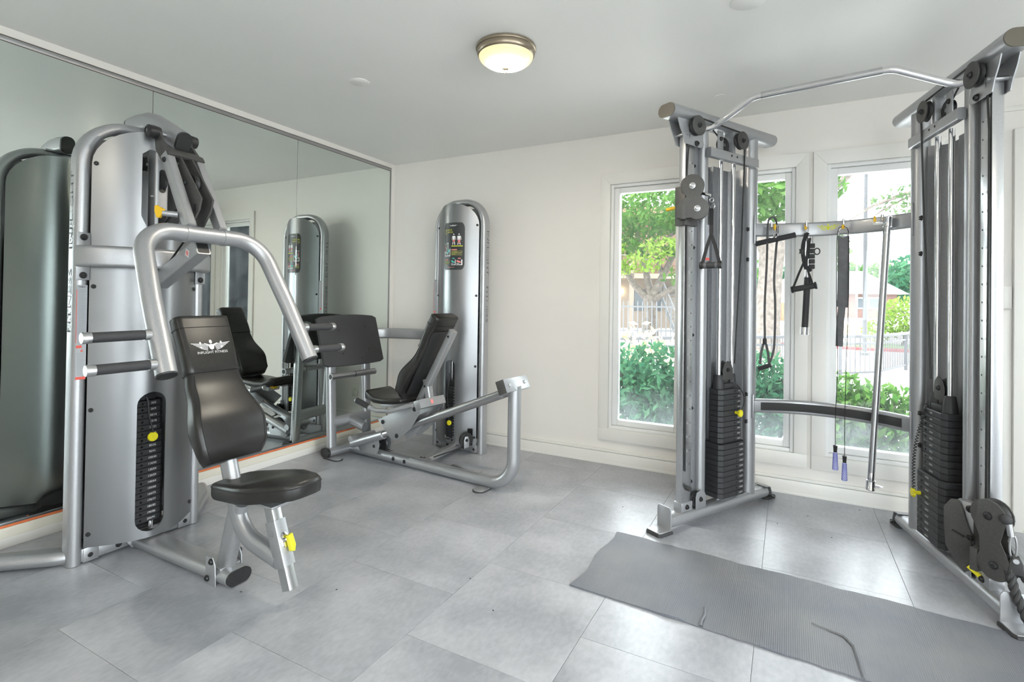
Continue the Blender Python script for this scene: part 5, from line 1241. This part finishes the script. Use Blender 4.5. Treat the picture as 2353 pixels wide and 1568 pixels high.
plant('big_trunk_tree', 'large tree with thick rough pale trunk behind the middle window', 'tree', (2.75, 11.79, -.25), [([(-.05,0,0), (-.02,0,1.0), (.06,0,2.2), (.10,0,3.1)], [.42,.34,.30,.34]), ([(.12,0,2.9), (.7,0,3.6), (1.9,.3,4.9)], [.24,.17,.08]), ([(.0,0,2.9), (-.5,0,3.9), (-1.0,.3,5.4)], [.24,.17,.08])], [((0,0,4.6), (1.8,1.5,.9)), ((-1.3,0,3.5), (.8,.8,.7)), ((1.3,1.0,3.0), (.7,.6,.55)), ((-.75,.6,2.0), (.35,.4,.8))], 2600, .15, 'leaf', 32)
plant('pine_tree', 'pine tree whose branch droops across the window nearest the right tower', 'tree', (8.8, 11.2, -.2), [([(0,0,0), (.05,0,3), (0,0,7)], [.25,.2,.1]), ([(0,0,4.4), (-1.5,.2,4.5), (-3.0,.5,4.15), (-3.9,.6,3.8)], [.09,.07,.05,.02]), ([(-2.6,.4,4.25), (-3.6,.4,3.7), (-4.3,.5,3.0)], [.03,.02,.006]), ([(-2.9,.4,4.15), (-3.8,.4,3.8), (-4.5,.5,3.35)], [.03,.02,.006])], [((-1.2,.2,4.35), (1.0,.6,.32)), ((-2.6,.4,4.05), (.9,.5,.42)), ((-3.3,.5,3.9), (.6,.4,.28)), ((-2.6,.4,3.65), (.5,.3,.22)), ((0,0,6), (1.8,1.8,1.4))], 5200, .08, 'needle', 33)
for i, (x, y, w, h, mt, lb) in enumerate(((-1.4, 50.6, 4.0, 5.5, 'leaf2', 'distant blue-green tree left of the big trunk'), (2.4, 58.5, 2.6, 5.0, 'leaf2', 'distant bushy tree above the wooden fence'), (6.6, 55.2, 3.2, 5.6, 'leaf', 'distant tree behind the roof of the house'), (11.4, 60.0, 3.0, 5.2, 'leaf', 'distant tree right of the flagpole'), (14.0, 53.0, 3.6, 5.8, 'leaf2', 'distant tall tree beside the right tower'), (-6.5, 30, 3.5, 6.5, 'leaf', 'tree behind the stair building'))):
    bz = hgt(y)-.1; plant('distant_tree', lb, 'tree', (x, y, bz), [([(0,0,0), (.1,0,h*.3), (0,0,h*.6)], [.3,.22,.1])], [((0,0,h*.62), (w,w*.8,h*.36)), ((-w*.5,0,h*.45), (w*.6,w*.6,h*.25)), ((w*.5,0,h*.48), (w*.6,w*.6,h*.28))], 1500, .36, mt, 40+i, 'trees in the distance')
plant('bright_bush', 'bright yellow-green round bush beside the parking strip', 'bush', (6.75, 18.5, -.15), [([(0,0,0), (.1,0,.6), (0,0,1.2)], [.06,.05,.02])], [((0,0,.95), (.75,.6,.75)), ((-.75,-.2,.5), (.5,.5,.4)), ((.6,0,.6), (.5,.5,.5))], 1800, .085, 'leaf3', 61)
plant('flower_bed', 'low pale flower bed in front of the distant house', 'flower bed', (5.1, 20.5, -.12), [([(0,0,0), (0,0,.2), (.1,0,.4)], [.03,.02,.01])], [((0,0,.35), (.9,.5,.3)), ((1.1,.2,.35), (.6,.4,.25))], 900, .06, 'flower', 62)
t = plant('leaning_tree', 'lighter leafy branches of a second tree hanging before the stair building', 'tree', (-3.6, 15.6, -.2), [([(0,0,0), (.1,0,1.5), (.2,0,3.2)], [.12,.10,.07]), ([(.2,0,2.6), (1.0,.1,3.2), (2.2,.2,3.0)], [.06,.05,.02])], [((.6,0,2.7), (1.1,.7,.45)), ((1.9,.2,2.9), (.9,.6,.4)), ((.0,0,3.6), (1.4,1,.7)), ((2.7,.4,3.5), (.8,.6,.4))], 1500, .13, 'leaf3', 35)
# stair building
bl = thing('apartment_building', 'two-storey brown apartment building with an outside stair', 'building', (-4.2, 22.6, -.1), math.radians(27))
MB().box(-3.6, 3.4, 0, 4, 0, 2.5).build('ground_floor_wall', 'stucco', bl)
for k in range(12): MB().box(-3.7, 3.5, -.06-.012*(k % 2), .1, 2.75+k*.24, 2.75+k*.24+.23).build('siding_plank', 'siding', bl)
MB().box(-3.8, 3.6, -1.3, 4, 2.5, 2.74).build('balcony_slab', 'stucco', bl); MB().box(-4, 3.8, -1.4, 4.2, 5.7, 6.0).build('roof_edge', 'siding', bl)
dr_ = MB().box(-1.6, -.7, -.06, 0, 0, 2.1).build('entry_door', 'extwhite', bl); MB().box(-1.5, -.8, -.09, -.05, .1, 2.0).build('door_panel', 'extdark', dr_)
MB().box(-.25, -.08, -.14, 0, 1.75, 2.0, .02).build('porch_lamp', 'porch', bl)
MB().box(.5, 1.9, -.05, 0, .9, 2.0).build('window', 'extdark', bl)
for k in range(8): MB().box(.05, .45, -1.25, -1.15, 2.8+k*.13, 2.8+k*.13+.06).build('balcony_slat', 'siding', bl)
for x in (-3.6, .1, 3.4): MB().box(x-.1, x+.1, -1.3, -1.1, 0, 5.7).build('column', 'stucco', bl)
st = thing('outdoor_staircase', 'grey metal outdoor staircase rising beside the pale tree', 'staircase', (-.75, 20.9, -.12), math.radians(27))
for k in range(13): MB().box(-.6, .6, k*.26, k*.26+.24, k*.19, k*.19+.05).build('tread', 'steelgreen', st)
for x in (-.64, .64):
    MB().tube([(x, -.1, 0), (x, 3.4, 2.45)], rrect(.05, .26, .01, 1)).build('stringer', 'steelgreen', st); MB().tube([(x, -.1, .95), (x, 3.4, 3.4)], circ(.035, 8)).build('handrail', 'railgrey', st)
    for k in range(8): MB().cyl((x, k*.45, k*.45*.72), (x, k*.45, k*.45*.72+.95), .016, n=6).build('baluster', 'railgrey', st)
# distant house and cedar fence
hs_ = thing('distant_house', 'low brick house with a pale roof far behind the railing', 'house', (7.0, 44.5, hgt(44.5)-.1), math.radians(10))
MB().box(-5.0, 3.6, 0, 6, 0, 2.0).build('brick_wall', 'brick', hs_); MB().box(-5.1, -1.3, -.05, 0, 0, 2.0).build('garage_front', 'extwhite', hs_)
MB().prism([(-5.6, 1.95), (4.2, 1.95), (1.2, 3.7), (-2.6, 3.7)], (0, 3, 0), (1,0,0), (0,0,1), 7.4).build('roof', 'roof', hs_)
wd = MB().box(.9, 2.6, -.08, 0, .8, 1.7).build('window', 'extwhite', hs_); MB().box(1.0, 1.7, -.1, -.07, .9, 1.6).box(1.8, 2.5, -.1, -.07, .9, 1.6).build('pane', 'extdark', wd)
cf = thing('cedar_fence', 'brown wooden board fence behind the big trunk', 'fence', (2.3, 35.4, hgt(35.4)-.1), math.radians(28)); bm_ = MB().box(-.11, .11, -.02, .02, 0, 1.35).mesh('fence_board')
for k in range(22): link('fence_board', bm_, 'cedar', cf, loc=(-2.6+k*.235, .01*(k % 2), 0))
MB().tube(smooth([(3.0, 16.6, 0), (5.5, 16.0, 0), (8, 16.4, 0), (11, 18.5, 0)], 6), rrect(.16, .20, .03, 2)).build('red_kerb', 'kerbred', label='red painted kerb edging the lawn beyond the railing', cat='kerb').location = (0,0,-.2)
MB().box(3.2, 9, 17.0, 19.5, -.2, -.14).build('lawn_strip', 'grass', kind='structure', label='strip of lawn behind the red kerb')
for x, y, r, h, lb in ((5.19, 14.26, .055, 7, 'thick grey lamp pole seen through the window near the right tower'), (5.78, 22.5, .035, 4.2, 'thin pale pole left of the lamp pole'), (6.65, 22.96, .03, 7, 'thin pale flagpole right of the lamp pole')):
    MB().lathe([(r*2.2, 0), (r*2.2, .08), (r*1.1, .12), (r, h*.5), (r*.8, h), (r*1.3, h+.03), (0, h+.06)], (x, y, -.22), n=12).build('lamp_pole', 'railpaint' if r > .05 else 'extwhite', label=lb, cat='pole')
# things only the mirror shows: trees and a parked car off to the right
for i, (x, y, w, h, mt, lb) in enumerate(((16.5, 10.2, 2.4, 5.2, 'leaf2', 'leafy tree over the parked car, seen in the mirror'), (13.2, 11.8, 2.0, 4.6, 'leaf', 'leafy tree seen in the mirror left of the parked car'), (22, 15.5, 3.5, 6.5, 'leaf2', 'far tree seen in the mirror'), (22, 8.6, 2.5, 5.5, 'leaf', 'roadside tree to the right of the parked car'))):
    plant('roadside_tree', lb, 'tree', (x, y, -.2), [([(0,0,0), (.1,0,1.2), (0,0,2.8)], [.16,.13,.08])], [((0,0,h*.66), (w,w,h*.36)), ((-w*.5,.3,h*.52), (w*.6,w*.6,h*.2)), ((w*.4,-.3,h*.5), (w*.6,w*.6,h*.22))], 2200, .17, mt, 80+i, 'trees along the road')
c = thing('parked_car', 'white parked car seen in the mirror through the railing', 'car', (14.6, 8.9, GZ), math.radians(118))
prof = [(-2.1, .28), (2.1, .28), (2.15, .55), (1.9, .82), (1.05, .92), (.55, 1.42), (-1.2, 1.46), (-1.95, .98), (-2.15, .7)]
MB().prism(prof, (0,0,0), (1,0,0), (0,0,1), 1.75, .08, 3).build('car_body', 'carwhite', c)
MB().prism([(.92, .96), (.5, 1.36), (-.25, 1.38), (-.25, .96)], (0,0,0), (1,0,0), (0,0,1), 1.77, .01).prism([(-.33, .96), (-.33, 1.38), (-1.1, 1.38), (-1.6, .98)], (0,0,0), (1,0,0), (0,0,1), 1.77, .01).build('car_window', 'extdark', c)
for x in (-1.35, 1.3):
    for s in (-1, 1):
        w_ = MB().lathe([(.2, -.1), (.32, -.1), (.34, -.05), (.34, .05), (.32, .1), (.2, .1)], (x, s*.8, .33), (0, s, 0), 20).build('wheel', 'tyre', c); MB().lathe([(.2, 0), (.2, .11), (0, .12)], (x, s*.8, .33), (0, s, 0), 14).build('hubcap', 'satin', w_)
